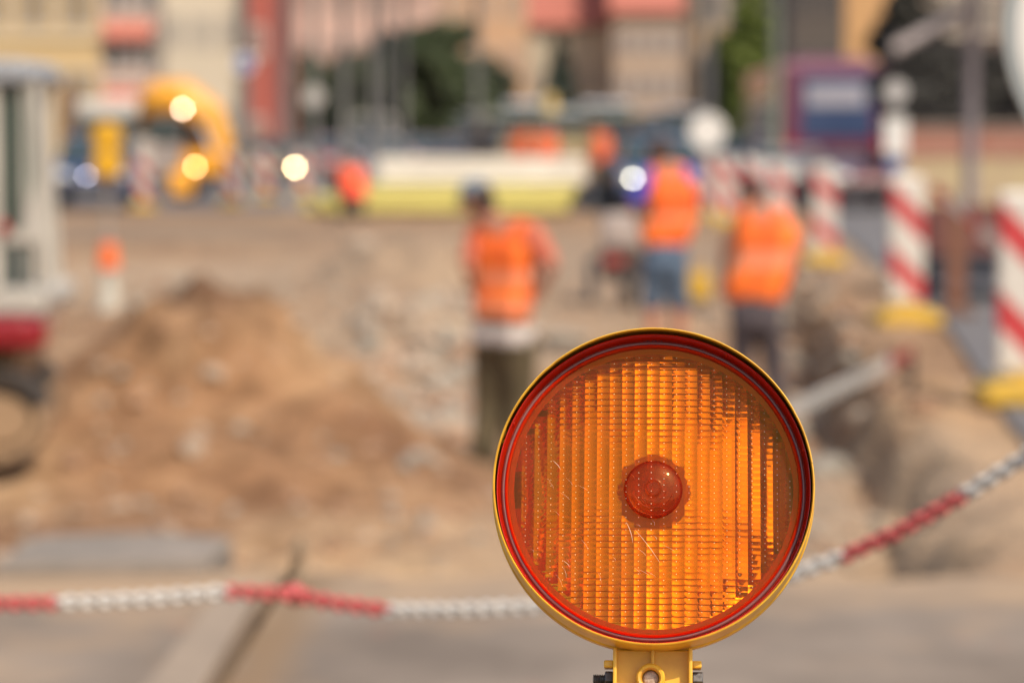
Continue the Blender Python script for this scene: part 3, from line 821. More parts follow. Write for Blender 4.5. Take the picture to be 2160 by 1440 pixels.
for (px, d, c, lab, kd, Hh) in ((455, 96, (.42, .36, .30), "beige car behind the orange excavator's foot", 'hatch', 1.5), (505, 104, (.24, .20, .20), "brownish car between the excavator and the small yellow car", 'hatch', 1.5), (700, 112, (.30, .28, .34), "lilac grey car behind the round white sign's pole", 'hatch', 1.5), (748, 100, (.50, .44, .38), "ivory car behind the squatting man", 'hatch', 1.5),
        (1035, 96, (.48, .36, .30), "rosy beige car right behind the left black hopper", 'hatch', 1.5), (1000, 122, (.40, .40, .42), "light grey van behind the left end of the paving machine's roof", 'van', 2.5), (1345, 116, (.44, .38, .38), "rosy grey van behind the right black hopper", 'van', 2.5), (1462, 78, (.34, .22, .18), "rust brown car left of the large round white sign", 'hatch', 1.5), (330, 92, (.48, .42, .36), "pale car seen through the gap under the excavator's boom", 'hatch', 1.5)):
    car("delivery_van" if kd == 'van' else "passing_car", lab, px, d, 0, c, kind=kd, H=Hh, W=2.0 if kd == 'van' else 1.75, L=5.4 if kd == 'van' else 4.3, cat="van" if kd == 'van' else "car")
# purple bus seen from behind
d = 68; x = (1760 - 1080) / F * d
t = thing("city_bus", "purple bus seen from behind with a blue rear window panel", "bus", (x, d, .01))
M_purple = paint("purple_paint", (.17, .045, .085))
bm = bmesh.new(); bx(bm, -1.25, 1.25, 0, 11, 1.08, 3.22); obj("body", bm, M_purple, t, bevel=.14)
bm = bmesh.new(); bx(bm, -.82, .90, -.03, -.002, 1.42, 2.92); w_ = obj("rear_window", bm, mat("blue_rear_glass", (.055, .08, .16), .2, scale=1), t, bevel=.02)
bm = bmesh.new(); bx(bm, -.70, .72, -.05, -.032, 2.18, 2.70); obj("destination_panel", bm, mat("pale_panel", (.36, .34, .38), .5, scale=1), t, bevel=.06)
bm = bmesh.new(); bx(bm, -1.28, 1.28, -.08, 10.9, .48, 1.06); obj("bumper", bm, mat("pale_bumper", (.42, .36, .30), .6), t, bevel=.08)
bm = bmesh.new(); bx(bm, -1.1, 1.1, .2, 10.7, .3, .47); obj("underframe", bm, M_black, t)
for sx in (-1, 1):
    for yy in (2.2, 8.6): wheel(t, sx * 1.08, yy, .46, .28)
    bm = bmesh.new(); bx(bm, sx * 1.08 - .1, sx * 1.08 + .1, -.03, .02, 1.15, 1.4); obj("tail_light", bm, M_tail, t)
    bm = bmesh.new(); bx(bm, sx * 1.251 - .004, sx * 1.251 + .004, .6, 10.4, 1.7, 2.7); obj("side_windows", bm, M_vglass, t)
bm = bmesh.new(); bx(bm, -.9, .9, 1, 8, 3.222, 3.36); obj("roof_unit", bm, M_purple, t, bevel=.05)
# white roofed bus on the left
d = 74; x0, x1 = (163 - 1080) / F * d, (452 - 1080) / F * d
w = x1 - x0
t = thing("minibus", "white roofed bus with dark windows behind the navy car and orange excavator boom", "bus", ((x0 + x1) / 2, d, .01))
bm = bmesh.new(); bx(bm, -w / 2, w / 2, 0, 2.2, .42, 1.28); obj("body", bm, mat("greige_bus_side", (.36, .29, .25), .5), t, bevel=.06)
bm = bmesh.new(); bx(bm, -w / 2 + .03, w / 2 - .03, .03, 2.17, 1.282, 1.93); wb = obj("windows", bm, mat("teal_bus_glass", (.045, .06, .058), .12, col2=(.03, .03, .025), scale=1.2), t, bevel=.02)
bm = bmesh.new(); bx(bm, -w / 2, w / 2, 0, 2.2, 1.932, 2.42); obj("roof", bm, mat("white_bus_roof", (.62, .57, .50), .5), t, bevel=.12)
bm = bmesh.new()
bm.free(); M_tp = mat("teal_pillar", (.12, .16, .17), .4)
for xx in (-w / 2 + .05, -.55, .55, w / 2 - .05):
    bm = bmesh.new(); bx(bm, xx - .05, xx + .05, .0, .028, 1.283, 1.931); obj("window_pillar", bm, M_tp, t)
bm = bmesh.new(); bx(bm, .95, 1.4, -.02, -.002, 1.3, 1.9); obj("blue_pane", bm, mat("blue_pane", (.10, .15, .22), .15), t)
for xx in (-w / 2 + .65, w / 2 - .65):
    for yy in (.18, 2.0): wheel(t, xx, yy, .34, .2, axis='Y')
bm = bmesh.new(); bx(bm, -w / 2 + .1, w / 2 - .1, .05, 2.1, .28, .418); obj("underframe", bm, M_black, t)

# orange wheeled excavator
d = 66
def Q(px, py, dd=0.0): return P(px, py, d + dd)
base = Vector(((425 - 1080) / F * d, d, .01))
M_or = paint("machine_orange", (.80, .35, .015)); M_or2 = paint("machine_dark_orange", (.62, .22, .02))
t = thing("excavator", "orange wheeled excavator with its boom arched over the white roofed bus", "excavator", base)
bm = bmesh.new()
pts = [Q(468, 372), Q(462, 300), Q(440, 245), Q(385, 205), Q(330, 208), Q(302, 222)]
tube(bm, [p - base for p in pts], [.28, .32, .40, .44, .42, .30], seg=8); obj("boom", bm, M_or, t, bevel=.02)
bm = bmesh.new(); tube(bm, [Q(302, 222) - base, Q(298, 262, .4) - base], [.12, .09], seg=8); obj("stick", bm, M_or2, t)
bm = bmesh.new(); tube(bm, [Q(455, 330, -.3) - base, Q(425, 262, -.3) - base], .07, seg=8); obj("hydraulic_cylinder", bm, M_chrome, t)
bm = bmesh.new(); bx(bm, -.42, .75, -.4, 2.2, .55, 1.12); obj("body", bm, M_or, t, bevel=.1)
bm = bmesh.new(); bx(bm, -.45, .1, .2, 1.5, 1.122, 1.9); cb = obj("cab", bm, M_or2, t, bevel=.06)
bm = bmesh.new(); bx(bm, -.4, .04, .17, .198, 1.25, 1.8); obj("cab_window", bm, M_vglass, cb)
bm = bmesh.new(); prism(bm, [(-.1, .12), (.28, .16), (.36, .62), (.05, .70), (-.06, .5)], -.62, -.1, 'YZ')
for v in bm.verts: v.co.y -= .85
obj("bucket", bm, M_or, t, bevel=.03)
for sx in (-.42, .72):
    for yy in (.1, 1.9): wheel(t, sx, yy, .38, .26)
bm = bmesh.new(); ball(bm, Q(385, 230, -.5) - base, .04, .03, .04, seg=14, rings=8); obj("glint_glow", bm, emit("boom_glint_glow", (1, .74, .52), 36), t, smooth=True)  # glowing ball added as the sun glint on the boom
bm = bmesh.new(); ball(bm, Q(412, 352, -1.2) - base, .05, .03, .05, seg=14, rings=8); obj("glint_glow", bm, emit("amber_glint_glow", (1, .5, .2), 26), t, smooth=True)  # amber glow added as the highlight low on the machine

# mini excavator at the left edge
d = 15.0
gz = -.22
base = Vector((-3.3, d, gz))
M_cab = mat("off_white_cab", (.50, .46, .40), .45, scale=3, col2=(.36, .33, .29)); M_mred = paint("machine_red", (.25, .006, .012))
M_dust = mat("dusty_track_frame", (.36, .23, .13), .9, scale=5)
t = thing("mini_excavator", "small excavator with pale cab and red lower body, cut off by the left edge", "excavator", base)
def L_(px, py, dd=0): return P(px, py, d + dd) - base
# tracks as rounded loops
for k, yo in enumerate((-.45, .95)):
    bm = bmesh.new()
    x0, x1 = -1.25, (.93 if k == 0 else .74); r = .215
    loop = []
    for a in range(-90, 91, 15): loop.append((x1 - r + r * math.cos(R(a)), r + r * math.sin(R(a))))
    for a in range(90, 271, 15): loop.append((x0 + r + r * math.cos(R(a)), r + r * math.sin(R(a))))
    inner = [((p[0] - (x0 + x1) / 2) * .955 + (x0 + x1) / 2, (p[1] - r) * .78 + r) for p in loop]
    n = len(loop)
    A = [bm.verts.new((p[0], yo - .16, p[1])) for p in loop]; B = [bm.verts.new((p[0], yo + .16, p[1])) for p in loop]
    C_ = [bm.verts.new((p[0], yo - .16, p[1])) for p in inner]; D = [bm.verts.new((p[0], yo + .16, p[1])) for p in inner]
    for i in range(n):
        j = (i + 1) % n
        for q in ((A[i], A[j], B[j], B[i]), (C_[j], C_[i], D[i], D[j]), (A[j], A[i], C_[i], C_[j]), (B[i], B[j], D[j], D[i])): bm.faces.new(q)
    for i in range(0, n):
        p, q = loop[i], loop[(i + 1) % n]
    xx = x0 + r
    while xx < x1 - r:
        bx(bm, xx, xx + .045, yo - .165, yo + .165, -.02, .0); bx(bm, xx, xx + .045, yo - .165, yo + .165, 2 * r, 2 * r + .02); xx += .09
    bm.normal_update()
    for f in bm.faces:
        if f.calc_center_median().z < r * 1.25: f.material_index = 1
    tr = obj("track", bm, [mat("track_rubber", (.035, .03, .026), .9, col2=(.05, .035, .025), scale=6), M_dust], t)
    bm = bmesh.new(); prism(bm, [((p[0] - (x0 + x1) / 2) * .94 + (x0 + x1) / 2, (p[1] - r) * .62 + r - .02) for p in loop], yo - .13, yo + .13, 'XZ'); obj("track_frame", bm, M_dust, tr, bevel=.02)
bm = bmesh.new(); bx(bm, -.95, .70, -.1, .8, .36, .54); obj("turntable", bm, M_dust, t, bevel=.04)
bm = bmesh.new(); prism(bm, [(-1.3, -.5), (.84, -.5), (.90, -.38), (.80, .7), (.66, 1.0), (-1.3, 1.0)], .545, .715); obj("lower_body", bm, M_mred, t, bevel=.04)
bm = bmesh.new(); prism(bm, [(-.95, .717), (.90, .717), (.92, .80), (.90, .865), (-.95, .865)], -.45, .55, 'XZ'); obj("cab_base", bm, M_cab, t, bevel=.03)
for (p0, p1, rr) in [((.64, .86), (.64, 1.92), .05), ((.915, .86), (.86, 1.92), .03), ((-.9, .86), (-.9, 1.92), .05), ((.80, .86), (.80, 1.92), .016)]:
    for yy in (-.42, .5):
        sh = 0 if yy < 0 else -.10
        bm = bmesh.new(); tube(bm, [(p0[0] + sh, yy, p0[1]), (p1[0] + sh, yy, p1[1])], rr, seg=8); obj("cab_pillar", bm, M_cab, t)
bm = bmesh.new(); bx(bm, .64, .90, -.45, -.38, 1.10, 1.15); obj("cab_rail", bm, M_cab, t)
bm = bmesh.new(); prism(bm, [(.78, 1.152), (.90, 1.152), (.91, 1.42), (.88, 1.46), (.80, 1.2)], -.45, -.40, 'XZ'); obj("corner_panel", bm, M_cab, t)
bm = bmesh.new(); prism(bm, [(-1.0, 1.90), (.82, 1.90), (.86, 1.95), (.80, 2.03), (-.95, 2.03)], -.5, .6, 'XZ'); obj("cab_roof", bm, mat("blue_grey_roof", (.30, .31, .33), .5), t, bevel=.03)
bm = bmesh.new(); prism(bm, [(.69, 1.152), (.79, 1.152), (.79, 1.90), (.69, 1.90)], -.42, -.41, 'XZ'); obj("door_window", bm, mat("green_black_glass", (.03, .055, .045), .08, scale=2), t)
bm = bmesh.new(); prism(bm, [(-.85, 1.152), (.59, 1.152), (.59, 1.90), (-.85, 1.90)], -.42, -.41, 'XZ'); obj("rear_side_window", bm, mat("green_black_glass_rear", (.05, .07, .06), .08, scale=2), t)
bm = bmesh.new(); prism(bm, [(.81, 1.15), (.89, 1.152), (.84, 1.90), (.81, 1.90)], -.42, -.41, 'XZ'); obj("side_window", bm, mat("pale_green_glass", (.22, .26, .22), .08, scale=2), t)
bm = bmesh.new(); prism(bm, [(.70, .87), (.85, .87), (.85, 1.09), (.70, 1.09)], -.43, -.42, 'XZ'); obj("lower_window", bm, mat("green_black_glass_low", (.03, .05, .05), .1, scale=2), t)
bm = bmesh.new(); ball(bm, (.70, -.47, 1.17), .035, .03, .04, seg=12, rings=8); obj("red_lamp", bm, mat("red_lamp_lens", (.40, .04, .03), .3), t, smooth=True)
bm = bmesh.new(); tube(bm, [(-1.2, .9, .8), (-2.0, 1.0, 2.1), (-2.9, 1.0, 1.8)], [.14, .13, .09], seg=8); bo = obj("boom", bm, M_mred, t)
bm = bmesh.new(); tube(bm, [(-2.9, 1.0, 1.8), (-2.9, 1.0, .7)], [.09, .07], seg=8); obj("stick", bm, M_mred, bo)
bm = bmesh.new(); prism(bm, [(-3.1, .7), (-2.7, .75), (-2.65, .4), (-2.85, .22), (-3.15, .3)], .8, 1.2, 'XZ'); obj("bucket", bm, M_dust, t, bevel=.02)

# paving machine behind the pipe stack
d = 60
def X_(px): return (px - 1080) / F * d
t = thing("paving_machine", "paving machine with two black hoppers and a long roof behind the pipe stack", "paving machine", (X_(1175), d, .01))
ox = X_(1175)
for (a, b_) in ((982, 1047), (1303, 1362)):
    bm = bmesh.new(); bx(bm, X_(a) - ox, X_(b_) - ox, -.5, .9, 1.12, 1.64)
    obj("hopper", bm, mat("black_hopper", (.035, .03, .032), .6), t, bevel=.02)
bm = bmesh.new(); bx(bm, X_(1000) - ox, X_(1360) - ox, -.2, 1.8, .5, 1.10); obj("chassis", bm, mat("tan_chassis", (.42, .26, .15), .7), t, bevel=.05)
bm = bmesh.new(); bx(bm, X_(1060) - ox, X_(1290) - ox, .1, 1.6, 1.12, 1.62); obj("engine_hood", bm, mat("khaki_hood", (.40, .32, .17), .6), t, bevel=.05)
bm = bmesh.new(); bx(bm, X_(1010) - ox, X_(1350) - ox, -.2, 1.7, 1.86, 1.96); obj("roof", bm, mat("grey_green_roof", (.30, .31, .25), .6), t, bevel=.03)
bm = bmesh.new()
bm.free(); M_op = mat("orange_posts", (.45, .22, .08), .6)
for xx in (X_(1020) - ox, X_(1120) - ox, X_(1250) - ox, X_(1340) - ox):
    for yy in (0, 1.5):
        bm = bmesh.new(); bx(bm, xx - .04, xx + .04, yy, yy + .08, 1.1, 1.858); obj("roof_post", bm, M_op, t)
bm = bmesh.new(); lathe(bm, [(0, 1.962), (.17, 1.962), (.17, 2.0), (.13, 2.32), (0, 2.36)], seg=18)
for v in bm.verts: v.co += Vector((X_(1160) - ox, .3, 0))
obj("beacon_lamp", bm, mat("amber_beacon", (.62, .42, .14), .4), t, smooth=True, autosmooth=40)
for sx in (-1.3, 1.3):
    for yy in (.2, 1.6): wheel(t, sx, yy, .4, .3)

# pipe stack, yellow below and white on top
d = 54
M_yp = mat("yellow_pipe_plastic", (.54, .47, .13), .5, scale=1.5, col2=(.46, .38, .11)); M_wp = mat("white_pipe_plastic", (.66, .60, .50), .5, scale=1.5)
PR = .098
def pipe_mesh(L, m):
    bm = bmesh.new()
    lathe(bm, [(PR * .86, -L / 2), (PR, -L / 2), (PR, L / 2), (PR * .86, L / 2)], seg=20, axis='X', closed=True)
    bmesh.ops.recalc_face_normals(bm, faces=bm.faces[:])
    me_ = bpy.data.meshes.new("pipe"); bm.to_mesh(me_); bm.free(); me_.materials.append(m)
    me_.polygons.foreach_set("use_smooth", [True] * len(me_.polygons)); me_.set_sharp_from_angle(angle=R(35))
    return me_
Ly = (1232 - 760) / F * d; Lw = (1236 - 800) / F * d
my, mw = pipe_mesh(Ly + .25, M_yp), pipe_mesh(Lw, M_wp)
ordn = ["front", "second", "third", "fourth", "fifth", "rear"]
rown = ["bottom", "second", "third", "fourth", "fifth", "top"]
for k in range(6):
    n = 6 - k
    for i in range(n):
        o = bpy.data.objects.new("yellow_pipe" if k < 3 else "white_pipe", my if k < 3 else mw)
        COL.objects.link(o)
        sh = (.55 - .14 * k) if k < 3 else 0
        Lk = (Ly + .25 if k < 3 else Lw)
        o.location = (X_(1) * 0 + (1234 - 1080) / F * d - Lk / 2 - sh * .6 + (i % 3) * .03 * (1 if i % 2 else -1), d + (i + k / 2) * 2 * PR * 1.003, .012 + PR + k * PR * 1.738)
        pos = ordn[i] if i < n - 1 or n == 1 else "rear"
        if n == 1: lab = "the single white pipe on top of the pipe stack"
        else: lab = f"{'yellow' if k < 3 else 'white'} pipe, {pos} one in the {rown[k]} row of the stack"
        tag(o, lab, "pipe", "long plastic pipes stacked across the site")
# loose yellow pipes reaching out to the left of the stack
for (a, b_, z, lab) in ((640, 1000, 0, "yellow pipe on the ground in front of the stack, reaching farthest left"), (690, 1150, 1, "yellow pipe resting before the stack, second farthest to the left")):
    L = (b_ - a) / F * (d - .5)
    o = bpy.data.objects.new("yellow_pipe", pipe_mesh(L, M_yp)); COL.objects.link(o)
    o.location = ((a + b_) / 2 / F * (d - .5) - 1080 / F * (d - .5), d - .28 - z * .21, .012 + PR)
    tag(o, lab, "pipe", "long plastic pipes stacked across the site")

L = (1130 - 672) / F * (d - .5)
o = bpy.data.objects.new("yellow_pipe", pipe_mesh(L, M_yp)); COL.objects.link(o)
o.location = ((672 + 1130) / 2 / F * (d - .5) - 1080 / F * (d - .5), d - .28 - .105, .012 + PR + .168)
tag(o, "yellow pipe lying across the two loose ground pipes in front of the stack", "pipe", "long plastic pipes stacked across the site")

# site pump between pipes and the worker in shorts
d = 28; gz = hgt((1300 - 1080) / F * d, d)
t = thing("site_compressor", "small wheeled machine with pale tank and dark engine beside the worker in blue shorts", "compressor", ((1302 - 1080) / F * d, d, gz))
bm = bmesh.new(); bx(bm, -.17, .20, -.25, .3, .56, .90); obj("tank", bm, mat("pale_tank", (.42, .34, .30), .6, scale=6), t, bevel=.06)
bm = bmesh.new(); bx(bm, -.16, .24, -.22, .3, .24, .55); obj("engine", bm, mat("dark_engine", (.07, .045, .035), .7), t, bevel=.03)
bm = bmesh.new(); bx(bm, -.14, .06, -.25, -.222, .40, .5); obj("red_cap", bm, mat("red_cap", (.35, .05, .04), .5), t)
bm = bmesh.new(); tube(bm, [(-.26, -.2, 0), (-.26, -.2, .42), (-.1, -.2, .48)], .04, seg=8); tube(bm, [(-.26, .25, 0), (-.26, .25, .42), (-.1, .25, .48)], .04, seg=8); obj("frame", bm, mat("dark_blue_frame", (.05, .055, .065), .6), t)
wheel(t, .12, -.3, .16, .1); wheel(t, .12, .36, .16, .1)
bm = bmesh.new(); tube(bm, [(-.1, 0, .88), (-.42, 0, 1.0)], .018, seg=8); obj("handle", bm, M_black, t)
# yellow canister
d = 27; x = (1474 - 1080) / F * d; gz = hgt(x, d)
t = thing("jerrycan", "yellow canister on the ground between the worker in shorts and the bowed one", "canister", (x, d, gz + .14))
bm = bmesh.new(); bx(bm, -.11, .11, -.08, .08, 0, .26); obj("body", bm, mat("yellow_canister", (.62, .36, .03), .5), t, bevel=.03)
bm = bmesh.new(); tube(bm, [(-.07, 0, .26), (-.06, 0, .31), (.05, 0, .31), (.06, 0, .26)], .014, seg=8); obj("handle", bm, mat("yellow_handle", (.55, .30, .03), .5), t)
bm = bmesh.new(); lathe(bm, [(0, -.14), (.13, -.14), (.14, -.004), (0, -.004)], seg=14); obj("stone_pad", bm, M_conc, t)

# low trailer behind the brown post on the right
d = 24.5
t = thing("trailer", "low dark trailer with maroon boarded sides between the two nearest guard beacons", "trailer", ((2065 - 1080) / F * d, d, .01))
bm = bmesh.new(); bx(bm, -.42, .62, 0, 2.2, .34, .40); obj("bed", bm, M_black, t)
bm = bmesh.new()
for (a, b_, c, e) in ((-.42, .62, -.03, 0), (-.42, .62, 2.2, 2.23), (-.45, -.42, 0, 2.2), (.62, .65, 0, 2.2)): bx(bm, a, b_, c, e, .41, .78)
obj("side_boards", bm, mat("maroon_boards", (.16, .06, .05), .8, scale=4), t)
for sx in (-.33, .53): wheel(t, sx, 1.1, .27, .16)
bm = bmesh.new(); bx(bm, -.42, .62, -.05, -.032, .18, .33); obj("rear_bar", bm, mat("dark_blue_bar", (.015, .017, .03), .5), t)
# brown post
d = 22.5
t = thing("wooden_post", "brown wooden board standing upright right of the second guard beacon", "post", ((2018 - 1080) / F * d, d, .01))
bm = bmesh.new(); bx(bm, -.075, .075, -.02, .02, 0, .80); obj("board", bm, mat("red_brown_wood", (.20, .085, .05), .8, scale=9), t, bevel=.005)
bm = bmesh.new(); bx(bm, -.16, .16, -.12, .12, 0, .05); obj("foot", bm, mat("brown_foot", (.15, .08, .05), .8), t, bevel=.01)

# ------------------------------------------------------------------ guard beacons
M_w = mat("reflective_white", (.68, .62, .57), .5, scale=4, col2=(.56, .50, .46)); M_r = mat("reflective_red", (.58, .035, .04), .45, scale=4, col2=(.46, .05, .05))
M_foot = mat("yellow_foot", (.66, .40, .03), .6, scale=5, col2=(.45, .27, .04))
M_amb = mat("amber_plastic", (.80, .30, .02), .3)
def stripe_mat():
    b = NT("red_white_stripes")
    p = b.n("BsdfPrincipled"); p.inputs["Roughness"].default_value = .42
    tc = b.n("TexCoord"); sp = b.n("SeparateXYZ"); b.l(tc.outputs["Object"], sp.inputs[0])
    m1 = b.n("Math", operation='ADD'); b.l(sp.outputs["X"], m1.inputs[0]); b.l(sp.outputs["Z"], m1.inputs[1])
    m2 = b.n("Math", operation='MULTIPLY'); b.l(m1.outputs[0], m2.inputs[0]); m2.inputs[1].default_value = 1 / .47
    m3 = b.n("Math", operation='FRACT'); b.l(m2.outputs[0], m3.inputs[0])
    m4 = b.n("Math", operation='GREATER_THAN'); b.l(m3.outputs[0], m4.inputs[0]); m4.inputs[1].default_value = .58
    nz = b.n("TexNoise"); nz.inputs["Scale"].default_value = 9; nz.inputs["Detail"].default_value = 6; b.l(tc.outputs["Object"], nz.inputs["Vector"])
    mx = b.n("MixRGB"); mx.inputs[1].default_value = (.60, .545, .485, 1); mx.inputs[2].default_value = (.50, .045, .048, 1); b.l(m4.outputs[0], mx.inputs[0])
    mr = b.n("MapRange"); mr.inputs["To Min"].default_value = .7; mr.inputs["To Max"].default_value = 1.12; b.l(nz.outputs["Fac"], mr.inputs["Value"])
    vm = b.n("VectorMath", operation='SCALE'); b.l(mx.outputs[0], vm.inputs[0]); b.l(mr.outputs[0], vm.inputs["Scale"])
    b.l(vm.outputs[0], p.inputs["Base Color"]); b.l(p.outputs[0], b.out.inputs[0]); return b.m
M_stripe = stripe_mat()
def beacon_proto():
    t = thing("guard_beacon", "x", "guard beacon", group="red and white guard beacons along the site edge")
    bm = bmesh.new(); bx(bm, -.14, .14, -.035, .035, .16, 1.12)
    for v in bm.verts:
        if v.co.z > 1: v.co.x *= .96
    obj("striped_panel", bm, M_stripe, t, bevel=.03)
    bm = bmesh.new(); prism(bm, [(-.24, 0), (.24, 0), (.24, .07), (.15, .13), (-.15, .13), (-.24, .07)], -.2, .2, 'XZ'); obj("foot", bm, M_foot, t, bevel=.02)
    bm = bmesh.new(); bx(bm, -.04, .04, -.025, .025, .131, .17); obj("stem", bm, M_foot, t)
    return t
bp0 = beacon_proto()
BE = [(2158, 15.0, "nearest guard beacon, cropped by the right edge, on a yellow foot", .05), (1912, 21.4, "second nearest guard beacon, just left of the brown wooden post", .12), (1738, 31.6, "third guard beacon, alone on its yellow foot right of the bowed worker", 0), (1645, 36.5, "guard beacon partly behind the shoulder of the bowed worker", -.05),
      (1590, 41, "guard beacon right behind the head of the bowed worker", .0), (1536, 46, "guard beacon under the large round white sign, right one of the two", .1), (1497, 50, "guard beacon under the large round white sign, left one of the two", 0),
      (303, 57, "guard beacon with a round pale lamp, right of the navy car", 0), (487, 60, "guard beacon in front of the orange excavator's boom foot", .1), (560, 66, "pinkish guard beacon beneath the small yellow car's lamp", 0), (640, 68, "guard beacon beneath the rose red car", .0)]
lampy = None
for k, (px, d, lab, rz) in enumerate(BE):
    o = bp0 if k == 0 else copy_tree(bp0)
    x = (px - 1080) / F * d
    o.location = (x, d, .011); o.rotation_euler = (0, 0, rz); o["label"] = lab
    if px == 303:
        bm = bmesh.new(); lathe(bm, [(0, -.05), (.14, -.05), (.17, -.02), (.17, .05), (0, .05)], seg=20, axis='Y')
        for v in bm.verts: v.co += Vector((0, 0, 1.27))
        obj("round_lamp", bm, mat("pale_lamp", (.55, .48, .42), .4), o, smooth=True, autosmooth=40)
# twin yellow lamps on a slim post with orange sleeve
d = 26.5; x = (228 - 1080) / F * d; gz = hgt(x, d)
t = thing("lamp_post", "slim post with twin yellow lamps on top and an orange sleeve low down", "lamp post", (x, d, gz))
def zz_(py): return 1.4 - (py - 295) / F * d - gz
bm = bmesh.new(); tube(bm, [(0, 0, 0), (0, 0, zz_(300))], .022, seg=10); obj("post", bm, mat("grey_tube", (.34, .30, .27), .5), t, smooth=True)
for py in (290, 346):
    bm = bmesh.new(); lathe(bm, [(0, -.07), (.12, -.06), (.145, -.03), (.145, .03), (0, .05)], seg=24, axis='Y')
    for v in bm.verts: v.co.z += zz_(py)
    obj("yellow_lamp", bm, mat("yellow_lamp_body", (.72, .38, .015), .4), t, smooth=True, autosmooth=45)
bm = bmesh.new(); lathe(bm, [(.0225, zz_(566)), (.105, zz_(566)), (.075, zz_(512)), (.0225, zz_(512))], seg=24, closed=True); bmesh.ops.recalc_face_normals(bm, faces=bm.faces[:])
obj("orange_sleeve", bm, mat("orange_sleeve", (.85, .16, .03), .5), t, smooth=True, autosmooth=40)
bm = bmesh.new(); lathe(bm, [(0, 0), (.12, 0), (.11, .03), (.07, zz_(567)), (0, zz_(567))], seg=24); obj("white_foot", bm, mat("white_foot", (.52, .48, .40), .6), t, smooth=True, autosmooth=40)

# ------------------------------------------------------------------ tapes, plank and chain
def ribbon(bm, a, b_, w, sag=0.0, n=14, tw=0.0):
    a, b_ = Vector(a), Vector(b_); rows = []
    for k in range(n + 1):
        t_ = k / n
        p = a.lerp(b_, t_) - Vector((0, 0, sag * 4 * t_ * (1 - t_)))
        u = Vector((0, math.sin(tw * t_), math.cos(tw * t_)))
        rows.append((bm.verts.new(p - u * w / 2), bm.verts.new(p + u * w / 2)))
    for q, r_ in zip(rows[:-1], rows[1:]): bm.faces.new((q[0], r_[0], r_[1], q[1]))
    bmesh.ops.solidify(bm, geom=bm.faces[:], thickness=.003)
t = thing("barrier_tape", "short sagging red and white tape between the two nearest guard beacons", "barrier tape", P(1965, 400, 21))
o0 = t.location.copy()
pp = [P(1965, 402, 21), P(2000, 418, 20), P(2038, 452, 18.6), P(2065, 485, 17.4), P(2112, 512, 15.4)]
for k in range(4):
    bm = bmesh.new(); ribbon(bm, pp[k] - o0, pp[k + 1] - o0, .085); obj("red_section" if k % 2 == 0 else "white_section", bm, M_r if k % 2 == 0 else M_w, t)
a, b_ = P(1560, 918, 11.4), P(1874, 768, 15.0); c = P(1925, 742, 15.6)
t = thing("barrier_plank", "white plank with a red end slanting over the trench right of the orange lamp", "barrier plank", (a.x, a.y, hgt(a.x, a.y)))
o0 = t.location.copy()
def plank(bm, p, q, w, th):
    d_ = (q - p); n = Vector((-d_.y, d_.x, 0)).normalized() * th / 2; u = Vector((0, 0, w / 2))
    vs_ = [bm.verts.new(v) for v in (p - n - u, p + n - u, p + n + u, p - n + u, q - n - u, q + n - u, q + n + u, q - n + u)]
    for f in ((0, 1, 2, 3), (7, 6, 5, 4), (0, 4, 5, 1), (1, 5, 6, 2), (2, 6, 7, 3), (3, 7, 4, 0)): bm.faces.new([vs_[i] for i in f])
    bmesh.ops.recalc_face_normals(bm, faces=bm.faces[:])
bm = bmesh.new(); plank(bm, a - o0, b_ - o0, .062, .022); obj("white_section", bm, mat("weathered_white_paint", (.40, .37, .34), .7, scale=6), t)
bm = bmesh.new(); plank(bm, b_ - o0, c - o0, .062, .022); obj("red_section", bm, mat("weathered_red_paint", (.30, .05, .035), .7, scale=6), t)
for q in (a, c):
    bm = bmesh.new(); zg = hgt(q.x, q.y); tube(bm, [(q.x - o0.x, q.y - o0.y + .04, zg - o0.z - .05), (q.x - o0.x, q.y - o0.y + .04, q.z - o0.z + .02)], .02, seg=8); obj("peg", bm, mat("dark_peg", (.10, .06, .05), .8), t)

# plastic chain
M_cr = mat("red_chain_plastic", (.50, .085, .08), .4, scale=30, col2=(.44, .07, .065)); M_cw = mat("white_chain_plastic", (.60, .56, .515), .45, scale=30)
def link(bm, c, dirv, roll, L=.040, W=.027, r=.0038):
    d_ = dirv.normalized(); u, w = frame_of(d_)
    side = u * math.cos(roll) + w * math.sin(roll)
    pts = []
    for k in range(14):
        a_ = 2 * math.pi * k / 14
        ex = (L / 2 - r) * math.copysign(abs(math.cos(a_)) ** .8, math.cos(a_)); ey = (W / 2 - r) * math.copysign(abs(math.sin(a_)) ** .8, math.sin(a_))
        pts.append(c + d_ * ex + side * ey)
    nn = len(pts); rings = []
    for k in range(nn):
        tg = (pts[(k + 1) % nn] - pts[k - 1]).normalized()
        n1 = side.cross(d_).normalized(); n2 = tg.cross(n1).normalized()
        rings.append([bm.verts.new(pts[k] + (n1 * math.cos(2 * math.pi * q / 6) + n2 * math.sin(2 * math.pi * q / 6)) * r) for q in range(6)])
    for k in range(nn):
        A, B = rings[k], rings[(k + 1) % nn]
        for q in range(6): bm.faces.new((A[q], A[(q + 1) % 6], B[(q + 1) % 6], B[q]))
